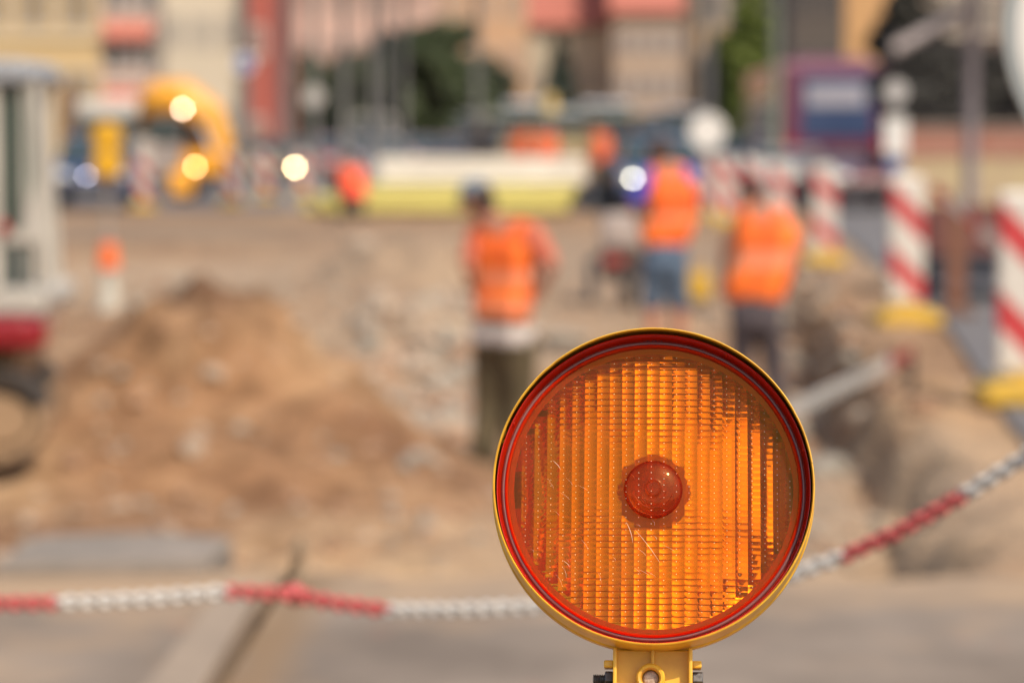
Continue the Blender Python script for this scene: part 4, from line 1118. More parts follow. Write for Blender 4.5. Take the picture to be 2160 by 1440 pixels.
def chain(name, label, path, cuts, first_red, gauge=1.0):
    """path: list of world points; cuts: arc-length fractions given as path indices (floats)"""
    base = Vector(path[0]); base = Vector((base.x, base.y, base.z))
    t = thing(name, label, "chain", base, group=None)
    # sample densely
    dense = []
    for k in range(len(path) - 1):
        for q in range(40): dense.append((k + q / 40, path[k].lerp(path[k + 1], q / 40)))
    dense.append((len(path) - 1, path[-1]))
    pitch = .0125 * gauge
    out = []; acc = 0; last = dense[0]
    nxt = 0
    for (i_, p) in dense[1:]:
        seg = (p - last[1]).length
        while acc + seg >= nxt:
            f = (nxt - acc) / seg if seg else 0
            out.append((last[0] + (i_ - last[0]) * f, last[1].lerp(p, f), (p - last[1]).normalized()))
            nxt += pitch
        acc += seg; last = (i_, p)
    secs = {}
    for n, (i_, p, dv) in enumerate(out):
        s_ = sum(1 for c_ in cuts if i_ >= c_)
        secs.setdefault(s_, []).append((n, p, dv))
    for s_, ls in secs.items():
        bm = bmesh.new()
        for (n, p, dv) in ls:
            link(bm, p - base, dv, R(38) + (R(90) if n % 2 else 0), L=.021 * gauge, W=.025 * gauge, r=.0044 * gauge)
        red = (s_ % 2 == 0) == first_red
        obj("red_section" if red else "white_section", bm, M_cr if red else M_cw, t, smooth=True)
    return t
pl = [P(-330, 1268, 3.9), P(0, 1272, 3.9), P(125, 1271, 3.9), P(300, 1263, 3.9), P(485, 1247, 3.9), P(610, 1252, 3.9)]
chain("plastic_chain", "red and white plastic chain crossing the lower left, ending at the leaning rod", pl, [0.9, 2.0, 4.0], False)
pr_ = [P(632, 1256, 3.9), P(700, 1270, 3.88), P(818, 1286, 3.86), P(960, 1286, 3.8), P(1130, 1279, 3.75), P(1400, 1252, 3.65), P(1640, 1222, 3.55), P(1775, 1175, 3.5), P(1900, 1118, 3.45), P(2040, 1040, 3.4), P(2165, 962, 3.35), P(2400, 800, 3.2)]
chain("plastic_chain", "red and white plastic chain passing behind the orange lamp and rising to the right", pr_, [2.0, 7.05, 9.0, 11], True, gauge=1.0)
# leaning rod
a, b_ = P(436, 1500, 3.88), P(634, 1170, 3.98)
dv = (a - b_).normalized(); foot = b_ + dv * ((b_.z) / -dv.z)
t = thing("rod_stake", "thin leaning brown rod that carries the plastic chain", "stake", foot)
bm = bmesh.new(); tube(bm, [Vector((0, 0, 0)), b_ - foot], [.0045, .005], seg=10); obj("rod", bm, mat("brown_rod", (.25, .17, .10), .7, scale=30), t, smooth=True)
bm = bmesh.new(); ball(bm, P(622, 1253, 3.92) - foot, .016, .014, .016, seg=12, rings=8); obj("hook", bm, M_cr, t, smooth=True)
# ------------------------------------------------------------------ people
def cap(bm, a, b_, ra, rb, flat=None):
    """closed tapered capsule; flat=(axis vector, factor) squashes it"""
    a, b_ = Vector(a), Vector(b_)
    d_ = b_ - a
    L = d_.length
    if L < 1e-6: d_ = Vector((0, 0, .001)); L = .001
    pts, rs = [], []
    for k in range(5):
        an = R(-90 + 22.5 * k + (4 if k == 0 else 0)); pts.append(a + d_.normalized() * ra * math.sin(an)); rs.append(max(ra * math.cos(an), ra * .05))
    for k in range(1, 6):
        an = R(18 * k - (4 if k == 5 else 0)); pts.append(b_ + d_.normalized() * rb * math.sin(an)); rs.append(max(rb * math.cos(an), rb * .05))
    n0 = len(bm.verts)
    tube(bm, pts, rs, seg=12)
    if flat:
        ax, f = Vector(flat[0]).normalized(), flat[1]
        bm.verts.ensure_lookup_table()
        for v in list(bm.verts)[n0:]:
            # squash distance from the capsule axis along ax
            t_ = max(0, min(1, (v.co - a).dot(d_) / (L * L)))
            q = a + d_ * t_; off = v.co - q
            v.co = q + off - ax * off.dot(ax) * (1 - f)
def union(bm, name, material, parent, voxel, smooth_it=4):
    bmesh.ops.recalc_face_normals(bm, faces=bm.faces[:])
    me_ = bpy.data.meshes.new("tmp"); bm.to_mesh(me_); bm.free()
    o = bpy.data.objects.new("tmp", me_); COL.objects.link(o)
    m = o.modifiers.new("r", 'REMESH'); m.mode = 'VOXEL'; m.voxel_size = voxel; m.use_smooth_shade = True
    m2 = o.modifiers.new("s", 'SMOOTH'); m2.iterations = smooth_it; m2.factor = .5
    dg = bpy.context.evaluated_depsgraph_get(); dg.update()
    nm = bpy.data.meshes.new_from_object(o.evaluated_get(dg)); nm.name = name
    bpy.data.objects.remove(o); bpy.data.meshes.remove(me_)
    nm.materials.clear()
    for x in (material if isinstance(material, (list, tuple)) else [material]): nm.materials.append(x)
    nm.polygons.foreach_set("use_smooth", [True] * len(nm.polygons))
    r = bpy.data.objects.new(name, nm); COL.objects.link(r); r.parent = parent
    return r
def V(*a): return Vector(a)
def hand(bm, wr, dirv, palm_n, s=1.0, curl=.5, thumb=1):
    """palm, four fingers of different length and a thumb"""
    dirv = dirv.normalized(); palm_n = (palm_n - dirv * palm_n.dot(dirv)).normalized(); side = dirv.cross(palm_n).normalized() * thumb
    pc = wr + dirv * .045 * s
    for k in range(4):
        o_ = side * (.028 - .0185 * k) * s
        cap(bm, wr + dirv * .012 * s + o_ * .7, wr + dirv * .088 * s + o_, .014 * s, .0115 * s, flat=(palm_n, .85))
        Lf = (.072, .08, .075, .058)[k] * s
        b0 = wr + dirv * .092 * s + o_
        d1 = (dirv * math.cos(curl * .6) + palm_n * math.sin(curl * .6)).normalized(); d2 = (dirv * math.cos(curl * 1.5) + palm_n * math.sin(curl * 1.5)).normalized(); d3 = (dirv * math.cos(curl * 2.3) + palm_n * math.sin(curl * 2.3)).normalized()
        b1 = b0 + d1 * Lf * .45; b2 = b1 + d2 * Lf * .3; b3 = b2 + d3 * Lf * .25
        cap(bm, b0, b1, .0095 * s, .0088 * s); cap(bm, b1, b2, .0088 * s, .008 * s); cap(bm, b2, b3, .008 * s, .007 * s)
    t0 = wr + dirv * .03 * s + side * .032 * s; t1 = t0 + (dirv * .6 + side * .6 + palm_n * .35).normalized() * .038 * s; t2 = t1 + (dirv * .85 + side * .2 + palm_n * .4).normalized() * .03 * s
    cap(bm, t0, t1, .0135 * s, .0105 * s); cap(bm, t1, t2, .0105 * s, .0085 * s)
M_skin = mat("sun_tanned_skin", (.46, .20, .12), .55, scale=12, col2=(.40, .165, .10))
M_vest = None
def vest_mat(name, bands):
    b = NT(name)
    p = b.n("BsdfPrincipled"); p.inputs["Roughness"].default_value = .75
    tc = b.n("TexCoord"); sp = b.n("SeparateXYZ"); b.l(tc.outputs["Object"], sp.inputs[0])
    nz = b.n("TexNoise"); nz.inputs["Scale"].default_value = 7; nz.inputs["Detail"].default_value = 4; b.l(tc.outputs["Object"], nz.inputs["Vector"])
    rp = b.n("ValToRGB"); rp.color_ramp.elements[0].position = .35; rp.color_ramp.elements[0].color = (.82, .10, .016, 1); rp.color_ramp.elements[1].position = .6; rp.color_ramp.elements[1].color = (.95, .20, .018, 1)
    b.l(nz.outputs["Fac"], rp.inputs[0]); cur = rp.outputs[0]
    for (z, hw) in bands:
        s_ = b.n("Math", operation='SUBTRACT'); b.l(sp.outputs["Z"], s_.inputs[0]); s_.inputs[1].default_value = z
        a_ = b.n("Math", operation='ABSOLUTE'); b.l(s_.outputs[0], a_.inputs[0])
        l_ = b.n("Math", operation='LESS_THAN'); b.l(a_.outputs[0], l_.inputs[0]); l_.inputs[1].default_value = hw
        mx = b.n("MixRGB"); b.l(l_.outputs[0], mx.inputs[0]); b.l(cur, mx.inputs[1]); mx.inputs[2].default_value = (.85, .27, .13, 1); cur = mx.outputs[0]
    b.l(cur, p.inputs["Base Color"])
    bp = b.n("Bump"); bp.inputs["Distance"].default_value = .02; b.l(nz.outputs["Fac"], bp.inputs["Height"]); b.l(bp.outputs[0], p.inputs["Normal"])
    b.l(p.outputs[0], b.out.inputs[0]); return b.m
def human(label, loc, J, vest, trousers, tr_to, hair, shirt=None, sleeve_to=None, boots=True, hat=None, hem=None, vox=.0075, group=None, name="person", face=(0, 1, 0), hands=True, rz=0, vest_z=(.86, 1.5), girth=1.0, tw=1.0):
    """J: joints in metres from between the feet. keys head neck chest waist pelvis shL elL wrL shR elR wrR hipL knL anL hipR knR anR"""
    t = thing(name, label, "person", loc, rz, group=group)
    J = {k: Vector(v) for k, v in J.items()}
    fc = Vector(face).normalized()
    up = (J['head'] - J['neck']).normalized()
    lat = (J['shR'] - J['shL']).normalized(); fwd = fc
    bm = bmesh.new()
    H = J['head']
    # skull, jaw, nose, ears, neck
    cap(bm, H + up * .03 - fc * .012, H + up * .02 + fc * .012, .088, .084)
    cap(bm, H - up * .045 + fc * .03, H - up * .07 + fc * .05, .062, .048)
    cap(bm, H + fc * .095 - up * .005, H + fc * .112 - up * .03, .012, .016)
    sd = fc.cross(up).normalized()
    for s_ in (-1, 1):
        cap(bm, H + sd * s_ * .088 - up * .02, H + sd * s_ * .093 + up * .02, .012, .016)
        cap(bm, H + fc * .088 + sd * s_ * .032 + up * .02, H + fc * .088 + sd * s_ * .045 + up * .02, .012, .011)
    cap(bm, H + fc * .092 + sd * .02 - up * .052, H + fc * .092 - sd * .02 - up * .052, .009, .009)
    cap(bm, J['neck'] - up * .02, H - up * .05, .062, .056)
    ax = lat.cross(Vector((0, 0, 1))).normalized()
    g = girth
    cap(bm, J['shL'] * .62 + J['shR'] * .38, J['shL'] * .38 + J['shR'] * .62, .105 * g, .105 * g, flat=(ax, .85))
    cap(bm, J['shL'] + (J['shR'] - J['shL']) * .1, J['neck'], .055, .06); cap(bm, J['shR'] + (J['shL'] - J['shR']) * .1, J['neck'], .055, .06)
    cap(bm, J['chest'] - lat * .06, J['chest'] + lat * .06, .125 * g, .125 * g, flat=(ax, .82))
    cap(bm, J['chest'], J['waist'], .14 * g, .125 * g, flat=(ax, .8)); cap(bm, J['waist'], J['pelvis'], .125 * g, .14 * g, flat=(ax, .82))
    cap(bm, J['pelvis'] - lat * .06, J['pelvis'] + lat * .06, .12 * g, .12 * g, flat=(ax, .9))
    for s_ in 'LR':
        cap(bm, J['sh' + s_], J['el' + s_], .054, .041); cap(bm, J['el' + s_], J['wr' + s_], .042, .027)
        cap(bm, J['sh' + s_], J['sh' + s_] * .7 + J['chest'] * .3, .06, .07)
        cap(bm, J['hip' + s_], J['kn' + s_], .083, .056); cap(bm, J['kn' + s_], J['kn' + s_] * .55 + J['an' + s_] * .45, .054, .058); cap(bm, J['kn' + s_] * .55 + J['an' + s_] * .45, J['an' + s_], .056, .036)
        cap(bm, J['an' + s_] + V(0, 0, -.03), J['an' + s_] + fc * .15 + V(0, 0, -.055), .04, .032)
        if hands:
            dv = (J['wr' + s_] - J['el' + s_]).normalized()
            hd = J.get('hd' + s_, dv); pn = J.get('pn' + s_, (-lat if s_ == 'R' else lat))
            hand(bm, J['wr' + s_], Vector(hd), Vector(pn), 1.0, .5, 1 if s_ == 'L' else -1)
    body = union(bm, "body", M_skin, t, vox, 3)
    # vest
    bm = bmesh.new()
    q = .022
    cap(bm, J['shL'] * .80 + J['shR'] * .20 + V(0, 0, -.01), J['shL'] * .20 + J['shR'] * .80 + V(0, 0, -.01), .085 * g + q, .085 * g + q, flat=(ax, .8))
    cap(bm, J['chest'] - lat * .085 * g, J['chest'] + lat * .085 * g, .125 * g + q, .125 * g + q, flat=(ax, .8))
    cap(bm, J['chest'] - lat * .075 * g, J['waist'] - lat * .06 * g, .13 * g + q, .125 * g + q, flat=(ax, .82)); cap(bm, J['chest'] + lat * .075 * g, J['waist'] + lat * .06 * g, .13 * g + q, .125 * g + q, flat=(ax, .82))
    lowv = J['pelvis'] + V(0, 0, vest_z[0] - J['pelvis'].z + .13)
    for s2 in (-1, 1): cap(bm, J['waist'] + lat * .06 * s2 * g, lowv + lat * .065 * s2 * g, .125 * g + q, .135 * g + q, flat=(ax, .85))
    vst = union(bm, "vest", vest, t, .014, 6)
    # cut the hem flat
    bmv = bmesh.new(); bmv.from_mesh(vst.data)
    bmesh.ops.bisect_plane(bmv, geom=bmv.verts[:] + bmv.edges[:] + bmv.faces[:], plane_co=(0, 0, vest_z[0]), plane_no=(0, 0, -1), clear_outer=True)
    bmesh.ops.holes_fill(bmv, edges=[e for e in bmv.edges if e.is_boundary])
    bmv.to_mesh(vst.data); bmv.free()
    if hem:
        bm = bmesh.new()
        for s2 in (-1, 1): cap(bm, lowv + lat * .07 * s2, lowv + lat * .07 * s2 - V(0, 0, .16), .150, .150, flat=(ax, .95))
        hm = union(bm, "shirt_hem", hem[0], t, .014, 5)
        bmv = bmesh.new(); bmv.from_mesh(hm.data)
        bmesh.ops.bisect_plane(bmv, geom=bmv.verts[:] + bmv.edges[:] + bmv.faces[:], plane_co=(0, 0, hem[1]), plane_no=(0, 0, -1), clear_outer=True)
        bmesh.ops.bisect_plane(bmv, geom=bmv.verts[:] + bmv.edges[:] + bmv.faces[:], plane_co=(0, 0, vest_z[0] + .01), plane_no=(0, 0, 1), clear_outer=True)
        bmesh.ops.holes_fill(bmv, edges=[e for e in bmv.edges if e.is_boundary]); bmv.to_mesh(hm.data); bmv.free()
    # trousers
    bm = bmesh.new()
    cap(bm, J['pelvis'] - lat * .055 + V(0, 0, .03), J['pelvis'] + lat * .055 + V(0, 0, .03), .135 * g, .135 * g, flat=(ax, .92))
    cap(bm, J['pelvis'] - lat * .05 - V(0, 0, .07), J['pelvis'] + lat * .05 - V(0, 0, .07), .135 * g, .135 * g, flat=(ax, 1.05))
    for s_ in 'LR':
        k, a_ = J['kn' + s_], J['an' + s_]
        cap(bm, J['pelvis'] - V(0, 0, .09), J['hip' + s_].lerp(k, .35), .115, .10)
        cap(bm, J['hip' + s_], k, .105 * tw, .082 * tw)
        if tr_to > .05:
            e = J['hip' + s_].lerp(k, .9); cap(bm, e, k + V(0, 0, -.02), .09, .092)
        else:
            cap(bm, k, a_ + V(0, 0, .02), .08 * tw, .066 * tw)
            cap(bm, a_ + V(0, 0, .07), a_ + V(0, 0, .0), .072 * tw, .07 * tw)
    union(bm, "shorts" if tr_to > .05 else "trousers", trousers, t, .013, 4)
    if shirt:
        for s_ in 'LR':
            bm = bmesh.new()
            e = J['sh' + s_].lerp(J['el' + s_], .75 if sleeve_to is None else sleeve_to)
            cap(bm, J['sh' + s_], e, .068, .06)
            union(bm, "sleeve", shirt, t, .012, 3)
    if boots:
        for s_ in 'LR':
            bm = bmesh.new(); a_ = J['an' + s_]
            cap(bm, a_ + V(0, 0, .08), a_ + V(0, 0, -.03), .052, .048); cap(bm, a_ + V(0, 0, -.045) - fc * .04, a_ + fc * .17 + V(0, 0, -.05), .044, .040)
            union(bm, "boot", M_boot, t, .010, 2)
    # hair or cap, eyes
    bm = bmesh.new()
    cap(bm, H + up * .045 - fc * .022, H + up * .038 + fc * .008, .092, .088); cap(bm, H - up * .03 - fc * .045, H + up * .03 - fc * .03, .062, .078)
    hr = union(bm, "hair", hair, t, .009, 3)
    if hat:
        bm = bmesh.new(); cap(bm, H + up * .06 - fc * .015, H + up * .065 + fc * .012, .096, .094)
        cap(bm, H + up * .045 + fc * .08, H + up * .035 + fc * .15, .07, .055, flat=(up, .22))
        union(bm, "cap", hat, t, .009, 3)
    for s_ in (-1, 1):
        bm = bmesh.new(); ball(bm, H + fc * .088 + sd * s_ * .032 + up * .012, .011, seg=10, rings=8); obj("eye", bm, M_eye, t, smooth=True)
    return t
M_eye = mat("eye_dark", (.06, .04, .03), .2)
M_boot = mat("brown_work_boot", (.07, .045, .03), .8, scale=20)
M_hair = mat("dark_brown_hair", (.045, .022, .014), .7, scale=60)
# worker with the cap, hands on hips, torso turned left
d = 16.36; cx = (1045 - 1080) / F * d
gz1 = hgt(cx, d)
yb1 = 295 + (1.4 - gz1) / d * F
print('W1 base', yb1)
def h1(px, py, y): return ((px - 1045) / 366.7, y, (yb1 - py) / 366.7)
J1 = dict(head=h1(1013, 428, .10), neck=h1(1036, 470, .05), chest=h1(1068, 535, 0), waist=h1(1066, 615, 0), pelvis=h1(1060, 700, 0),
          shL=h1(1008, 492, .13), elL=h1(988, 562, .02), wrL=h1(1012, 636, .10), shR=h1(1122, 492, -.10), elR=h1(1164, 556, -.20), wrR=h1(1128, 630, -.10),
          hipL=h1(1040, 715, .06), knL=h1(1032, 850, .08), anL=h1(1022, yb1 - 30, .02), hipR=h1(1090, 715, -.04), knR=h1(1094, 850, .0), anR=h1(1096, yb1 - 30, -.06))
J1['hdL'] = V(.35, .2, -.7); J1['hdR'] = V(-.5, .1, -.6); J1['pnL'] = V(1, 0, .3); J1['pnR'] = V(-1, 0, .3)
human("person in orange vest with hands on hips, grey blue cap and olive trousers", (cx, d, gz1), J1, vest_mat("orange_vest_one", [((yb1 - 585) / 366.7, .04), ((yb1 - 645) / 366.7, .035)]), mat("olive_camouflage_cloth", (.12, .085, .042), .9, col2=(.055, .045, .024), scale=9), 0, M_hair,
      shirt=mat("red_orange_sleeve", (.55, .13, .07), .8), hat=mat("grey_blue_cap", (.20, .24, .28), .8), hem=(mat("white_shirt", (.66, .58, .54), .8), (yb1 - 724) / 366.7), vest_z=((yb1 - 690) / 366.7, 1.5), face=(-.55, .8, -.25), girth=.9, tw=1.22)
# worker in blue shorts
d = 22.0; cx = (1402 - 1080) / F * d; gz2 = hgt(cx, d)
yb = 295 + (1.4 - gz2) / d * F; sc_ = F / d
print("W2 base", yb)
def h2(px, py, y): return ((px - 1402) / sc_, y, (yb - py) / sc_)
J2 = dict(head=h2(1394, 322, .06), neck=h2(1404, 352, .02), chest=h2(1418, 410, 0), waist=h2(1418, 470, 0), pelvis=h2(1404, 535, 0),
          shL=h2(1372, 368, .03), elL=h2(1336, 428, -.02), wrL=h2(1352, 470, .30), shR=h2(1448, 368, .02), elR=h2(1458, 435, .16), wrR=h2(1440, 480, .34),
          hipL=h2(1382, 550, 0), knL=h2(1376, 630, .04), anL=h2(1378, yb - 22, -.02), hipR=h2(1425, 550, 0), knR=h2(1432, 630, .04), anR=h2(1434, yb - 22, .0))
human("person in orange vest, blue shirt sleeves and blue denim shorts, back turned", (cx, d, gz2), J2, vest_mat("orange_vest_two", [(1.16, .02)]), mat("washed_denim", (.10, .145, .21), .85, col2=(.07, .10, .15), scale=8), .3, M_hair,
      shirt=mat("royal_blue_shirt", (.03, .05, .50), .8), sleeve_to=.85, vest_z=((yb - 532) / sc_, 1.5), face=(-.35, .93, -.1), girth=.86)
# bowed worker
d = 20.0; cx = (1600 - 1080) / F * d; gz3 = hgt(cx, d)
yb3 = 295 + (1.4 - gz3) / d * F; s3 = F / d
print("W3 base", yb3)
def h3(px, py, y): return ((px - 1600) / s3, y, (yb3 - py) / s3)
J3 = dict(head=h3(1588, 412, .20), neck=h3(1600, 442, .10), chest=h3(1618, 505, .02), waist=h3(1606, 580, 0), pelvis=h3(1594, 655, 0),
          shL=h3(1566, 462, .12), elL=h3(1538, 525, .18), wrL=h3(1532, 590, .30), shR=h3(1656, 462, .0), elR=h3(1676, 540, .02), wrR=h3(1664, 610, .16),
          hipL=h3(1572, 675, 0), knL=h3(1566, 770, .05), anL=h3(1572, yb3 - 24, -.02), hipR=h3(1620, 675, 0), knR=h3(1636, 770, .05), anR=h3(1640, yb3 - 24, .03))
human("person in orange vest and grey mauve trousers looking down, nearest the trench", (cx, d, gz3), J3, vest_mat("orange_vest_three", [((yb3 - 545) / s3, .06)]), mat("grey_mauve_trousers", (.10, .08, .085), .9, col2=(.06, .045, .05), scale=8), 0, M_hair,
      vest_z=((yb3 - 645) / s3, 1.4), face=(-.3, .85, -.5), girth=1.05)
# far workers
S = dict(head=(0, .02, 1.64), neck=(0, 0, 1.50), chest=(0, 0, 1.30), waist=(0, 0, 1.10), pelvis=(0, 0, .95), shL=(-.19, 0, 1.44), elL=(-.25, -.02, 1.16), wrL=(-.24, .10, .94), shR=(.19, 0, 1.44), elR=(.26, -.02, 1.16), wrR=(.24, .10, .94),
         hipL=(-.09, 0, .90), knL=(-.10, .02, .50), anL=(-.11, 0, .09), hipR=(.09, 0, .90), knR=(.10, .02, .50), anR=(.12, 0, .09))
far = human("far worker in the middle of the group behind the pipe stack", ((1152 - 1080) / F * 57.5, 57.5, .0), S, mat("bright_orange_vest", (.80, .13, .03), .7, scale=6), mat("dark_slate_trousers", (.06, .07, .075), .9), 0, M_hair, vox=.011, group="road workers standing behind the pipe stack", rz=.2, vest_z=(.88, 1.5))
for px, d, lab, rz in ((1098, 58.2, "far worker at the left of the group behind the pipe stack", -.5), (1268, 58, "far worker at the right of the group behind the pipe stack", .7)):
    o = copy_tree(far); o.location = ((px - 1080) / F * d, d, .005); o.rotation_euler = (0, 0, rz); o["label"] = lab
SQ = dict(head=(0, .16, 1.02), neck=(0, .10, .90), chest=(0, .04, .72), waist=(0, -.04, .54), pelvis=(0, -.12, .38), shL=(-.19, .06, .84), elL=(-.26, .22, .62), wrL=(-.18, .42, .46), shR=(.19, .06, .84), elR=(.26, .22, .62), wrR=(.18, .42, .46),
          hipL=(-.10, -.10, .36), knL=(-.19, .26, .50), anL=(-.15, .04, .09), hipR=(.10, -.10, .36), knR=(.19, .26, .50), anR=(.15, .04, .09))
human("person in a bright orange vest squatting left of the pipe stack", ((745 - 1080) / F * 51, 51, .0), SQ, mat("vivid_orange_vest", (.92, .085, .02), .7, scale=6), mat("slate_trousers", (.06, .07, .075), .9), 0, M_hair, vox=.011, rz=R(20), vest_z=(.30, .9), girth=1.05)
# ------------------------------------------------------------------ warning lamp (sharp foreground)
def m_shell():
    b = NT("yellow_lamp_plastic")
    p = b.n("BsdfPrincipled")
    tc = b.n("TexCoord")
    nz = b.n("TexNoise"); nz.inputs["Scale"].default_value = 60; nz.inputs["Detail"].default_value = 6
    b.l(tc.outputs["Object"], nz.inputs["Vector"])
    rp = b.n("ValToRGB")
    rp.color_ramp.elements[0].position = 0.3; rp.color_ramp.elements[0].color = (0.60, 0.30, 0.022, 1)
    rp.color_ramp.elements[1].position = 0.62; rp.color_ramp.elements[1].color = (0.76, 0.43, 0.035, 1)
    b.l(nz.outputs["Fac"], rp.inputs["Fac"])
    # grime specks and rubbed scratches
    vo = b.n("TexVoronoi"); vo.inputs["Scale"].default_value = 140
    b.l(tc.outputs["Object"], vo.inputs["Vector"])
    r2 = b.n("ValToRGB"); r2.color_ramp.elements[0].position = 0.05; r2.color_ramp.elements[0].color = (1, 1, 1, 1)
    r2.color_ramp.elements[1].position = 0.12; r2.color_ramp.elements[1].color = (0, 0, 0, 1)
    b.l(vo.outputs["Distance"], r2.inputs["Fac"])
    n3 = b.n("TexNoise"); n3.inputs["Scale"].default_value = 25
    b.l(tc.outputs["Object"], n3.inputs["Vector"])
    mm = b.n("Math", operation='MULTIPLY'); b.l(r2.outputs["Color"], mm.inputs[0])
    r3 = b.n("ValToRGB"); r3.color_ramp.elements[0].position = 0.52; r3.color_ramp.elements[1].position = 0.62
    b.l(n3.outputs["Fac"], r3.inputs["Fac"]); b.l(r3.outputs["Color"], mm.inputs[1])
    mx = b.n("MixRGB"); mx.inputs[2].default_value = (0.12, 0.06, 0.02, 1)
    b.l(mm.outputs[0], mx.inputs[0]); b.l(rp.outputs["Color"], mx.inputs[1])
    b.l(mx.outputs[0], p.inputs["Base Color"])
    p.inputs["Roughness"].default_value = 0.42
    p.inputs["Subsurface Weight"].default_value = 0.15
    p.inputs["Subsurface Radius"].default_value = (0.004, 0.002, 0.0005)
    bp = b.n("Bump"); bp.inputs["Strength"].default_value = 0.4; bp.inputs["Distance"].default_value = 0.0004
    b.l(nz.outputs["Fac"], bp.inputs["Height"]); b.l(bp.outputs["Normal"], p.inputs["Normal"])
    b.l(p.outputs[0], b.out.inputs["Surface"])
    return b.m

def m_tinted(name, col, rough=0.03, haze=0.0):
    """refractive orange plastic"""
    b = NT(name)
    g = b.n("BsdfGlass"); g.inputs["Color"].default_value = c4(col); g.inputs["Roughness"].default_value = rough; g.inputs["IOR"].default_value = 1.49
    # film of dust and fine scratches, plus sky reflection painted in as haze
    d = b.n("BsdfDiffuse"); d.inputs["Color"].default_value = (0.62, 0.20, 0.13, 1)
    m = b.n("MixShader")
    tc = b.n("TexCoord")
    nz = b.n("TexNoise"); nz.inputs["Scale"].default_value = 35; nz.inputs["Detail"].default_value = 8; nz.inputs["Roughness"].default_value = 0.7
    b.l(tc.outputs["Object"], nz.inputs["Vector"])
    mr = b.n("MapRange"); mr.inputs["From Min"].default_value = 0.3; mr.inputs["From Max"].default_value = 0.75
    mr.inputs["To Min"].default_value = haze * 0.5; mr.inputs["To Max"].default_value = haze * 1.5
    b.l(nz.outputs["Fac"], mr.inputs["Value"]); b.l(mr.outputs[0], m.inputs[0])
    b.l(g.outputs[0], m.inputs[1]); b.l(d.outputs[0], m.inputs[2])
    b.l(m.outputs[0], b.out.inputs["Surface"])
    return b.m

M_shell = m_shell()
M_lens = m_tinted("orange_lens_plastic", (1.0, 0.67, 0.11), 0.012, haze=0.065)
M_refl = mat("lamp_reflector", (1.0, 0.93, 0.72), rough=0.10, col2=(0.98, 0.88, 0.62), metal=1.0, scale=40)
def m_redring():
    b = NT("red_rim_plastic")
    p = b.n("BsdfPrincipled"); p.inputs["Base Color"].default_value = (0.72, 0.045, 0.008, 1); p.inputs["Roughness"].default_value = 0.18
    p.inputs["Coat Weight"].default_value = 1.0
    t = b.n("BsdfTranslucent"); t.inputs["Color"].default_value = (0.9, 0.08, 0.01, 1)
    m = b.n("MixShader"); m.inputs[0].default_value = 0.6
    b.l(p.outputs[0], m.inputs[1]); b.l(t.outputs[0], m.inputs[2]); b.l(m.outputs[0], b.out.inputs["Surface"])
    return b.m
M_red = m_redring()
M_bolt = mat("weathered_steel", (0.16, 0.15, 0.15), rough=0.5, metal=0.7, col2=(0.05, 0.05, 0.05), scale=220, bump=0.0002, bscale=400)

lc = P(1378, 1034, 1.735)
lamp = thing("warning_lamp", "round orange construction warning lamp in a yellow plastic housing, large in the foreground", "warning lamp", lc, rot=(R(-17.0), 0, R(2.8) * -1))
mm_ = 0.001
# housing: lip at the front, wider flange at the back
bm = bmesh.new()
prof = [(96.3, -20), (96.9, -21.6), (97.5, -21.2), (98.0, -17), (98.3, -4), (98.4, 6), (99.2, 7.0), (99.3, 14), (98.6, 15.0), (97.5, 26), (90, 52), (60, 66), (0.0, 70),
        (0.0, 66), (58, 62), (87, 48), (94.2, 14), (95.0, 4), (95.4, -12)]
lathe(bm, [(r * mm_, h * mm_) for r, h in prof], seg=160, axis='Y', closed=False)
# close the loop back to the lip
bmesh.ops.recalc_face_normals(bm, faces=bm.faces[:])
for v in bm.verts:
    a_ = math.atan2(v.co.z, v.co.x)
    if v.co.y < -0.019:
        v.co.y += 0.0005 * noise.noise(Vector((a_ * 9, 3, 0))) + (0.0009 if noise.noise(Vector((a_ * 31, 9, 0))) > .48 else 0)
    k_ = 1 + 0.0022 * noise.noise(Vector((math.cos(a_) * 1.3, math.sin(a_) * 1.3, v.co.y * 20)))
    v.co.x *= k_; v.co.z *= k_
shell = obj("housing", bm, M_shell, lamp, smooth=True, autosmooth=35)

# red moulded skirt of the lens, between lens and lip
bm = bmesh.new()
prof = [(88.9, -1.0), (89.1, -4.4), (89.9, -5.4), (90.6, -4.6), (91.3, -1.6), (93.6, -1.2), (94.6, -4.2), (95.1, -12), (95.6, -12), (95.6, 3), (85.5, 4), (85.5, 1.4), (88.8, 1.2)]
lathe(bm, [(r * mm_, h * mm_) for r, h in prof], seg=160, axis='Y', closed=True)
bmesh.ops.recalc_face_normals(bm, faces=bm.faces[:])
obj("lens_rim", bm, M_red, lamp, smooth=True, autosmooth=50)

# lens: smooth front, prismatic back
PX, PZ = 7.7, 3.85
RL = 89.0
bm = bmesh.new()
# front: shallow dome with central boss
def front_y(r):
    y = -2.0 - 1.6 * (1 - (r / RL) ** 2)
    return y
NR, NS = 26, 128
fr = []
rads = [RL * (k / NR) for k in range(NR + 1)]
for r in rads:
    if r == 0:
        v = bm.verts.new((0, front_y(0) * mm_, 0)); fr.append([v] * NS)
    else:
        fr.append([bm.verts.new((r * mm_ * math.cos(2 * math.pi * k / NS), front_y(r) * mm_, r * mm_ * math.sin(2 * math.pi * k / NS))) for k in range(NS)])
for a, b in zip(fr[:-1], fr[1:]):
    for k in range(NS):
        vs = []
        for v in (a[k], b[k], b[(k + 1) % NS], a[(k + 1) % NS]):
            if v not in vs: vs.append(v)
        f = bm.faces.new(vs); f.smooth = True
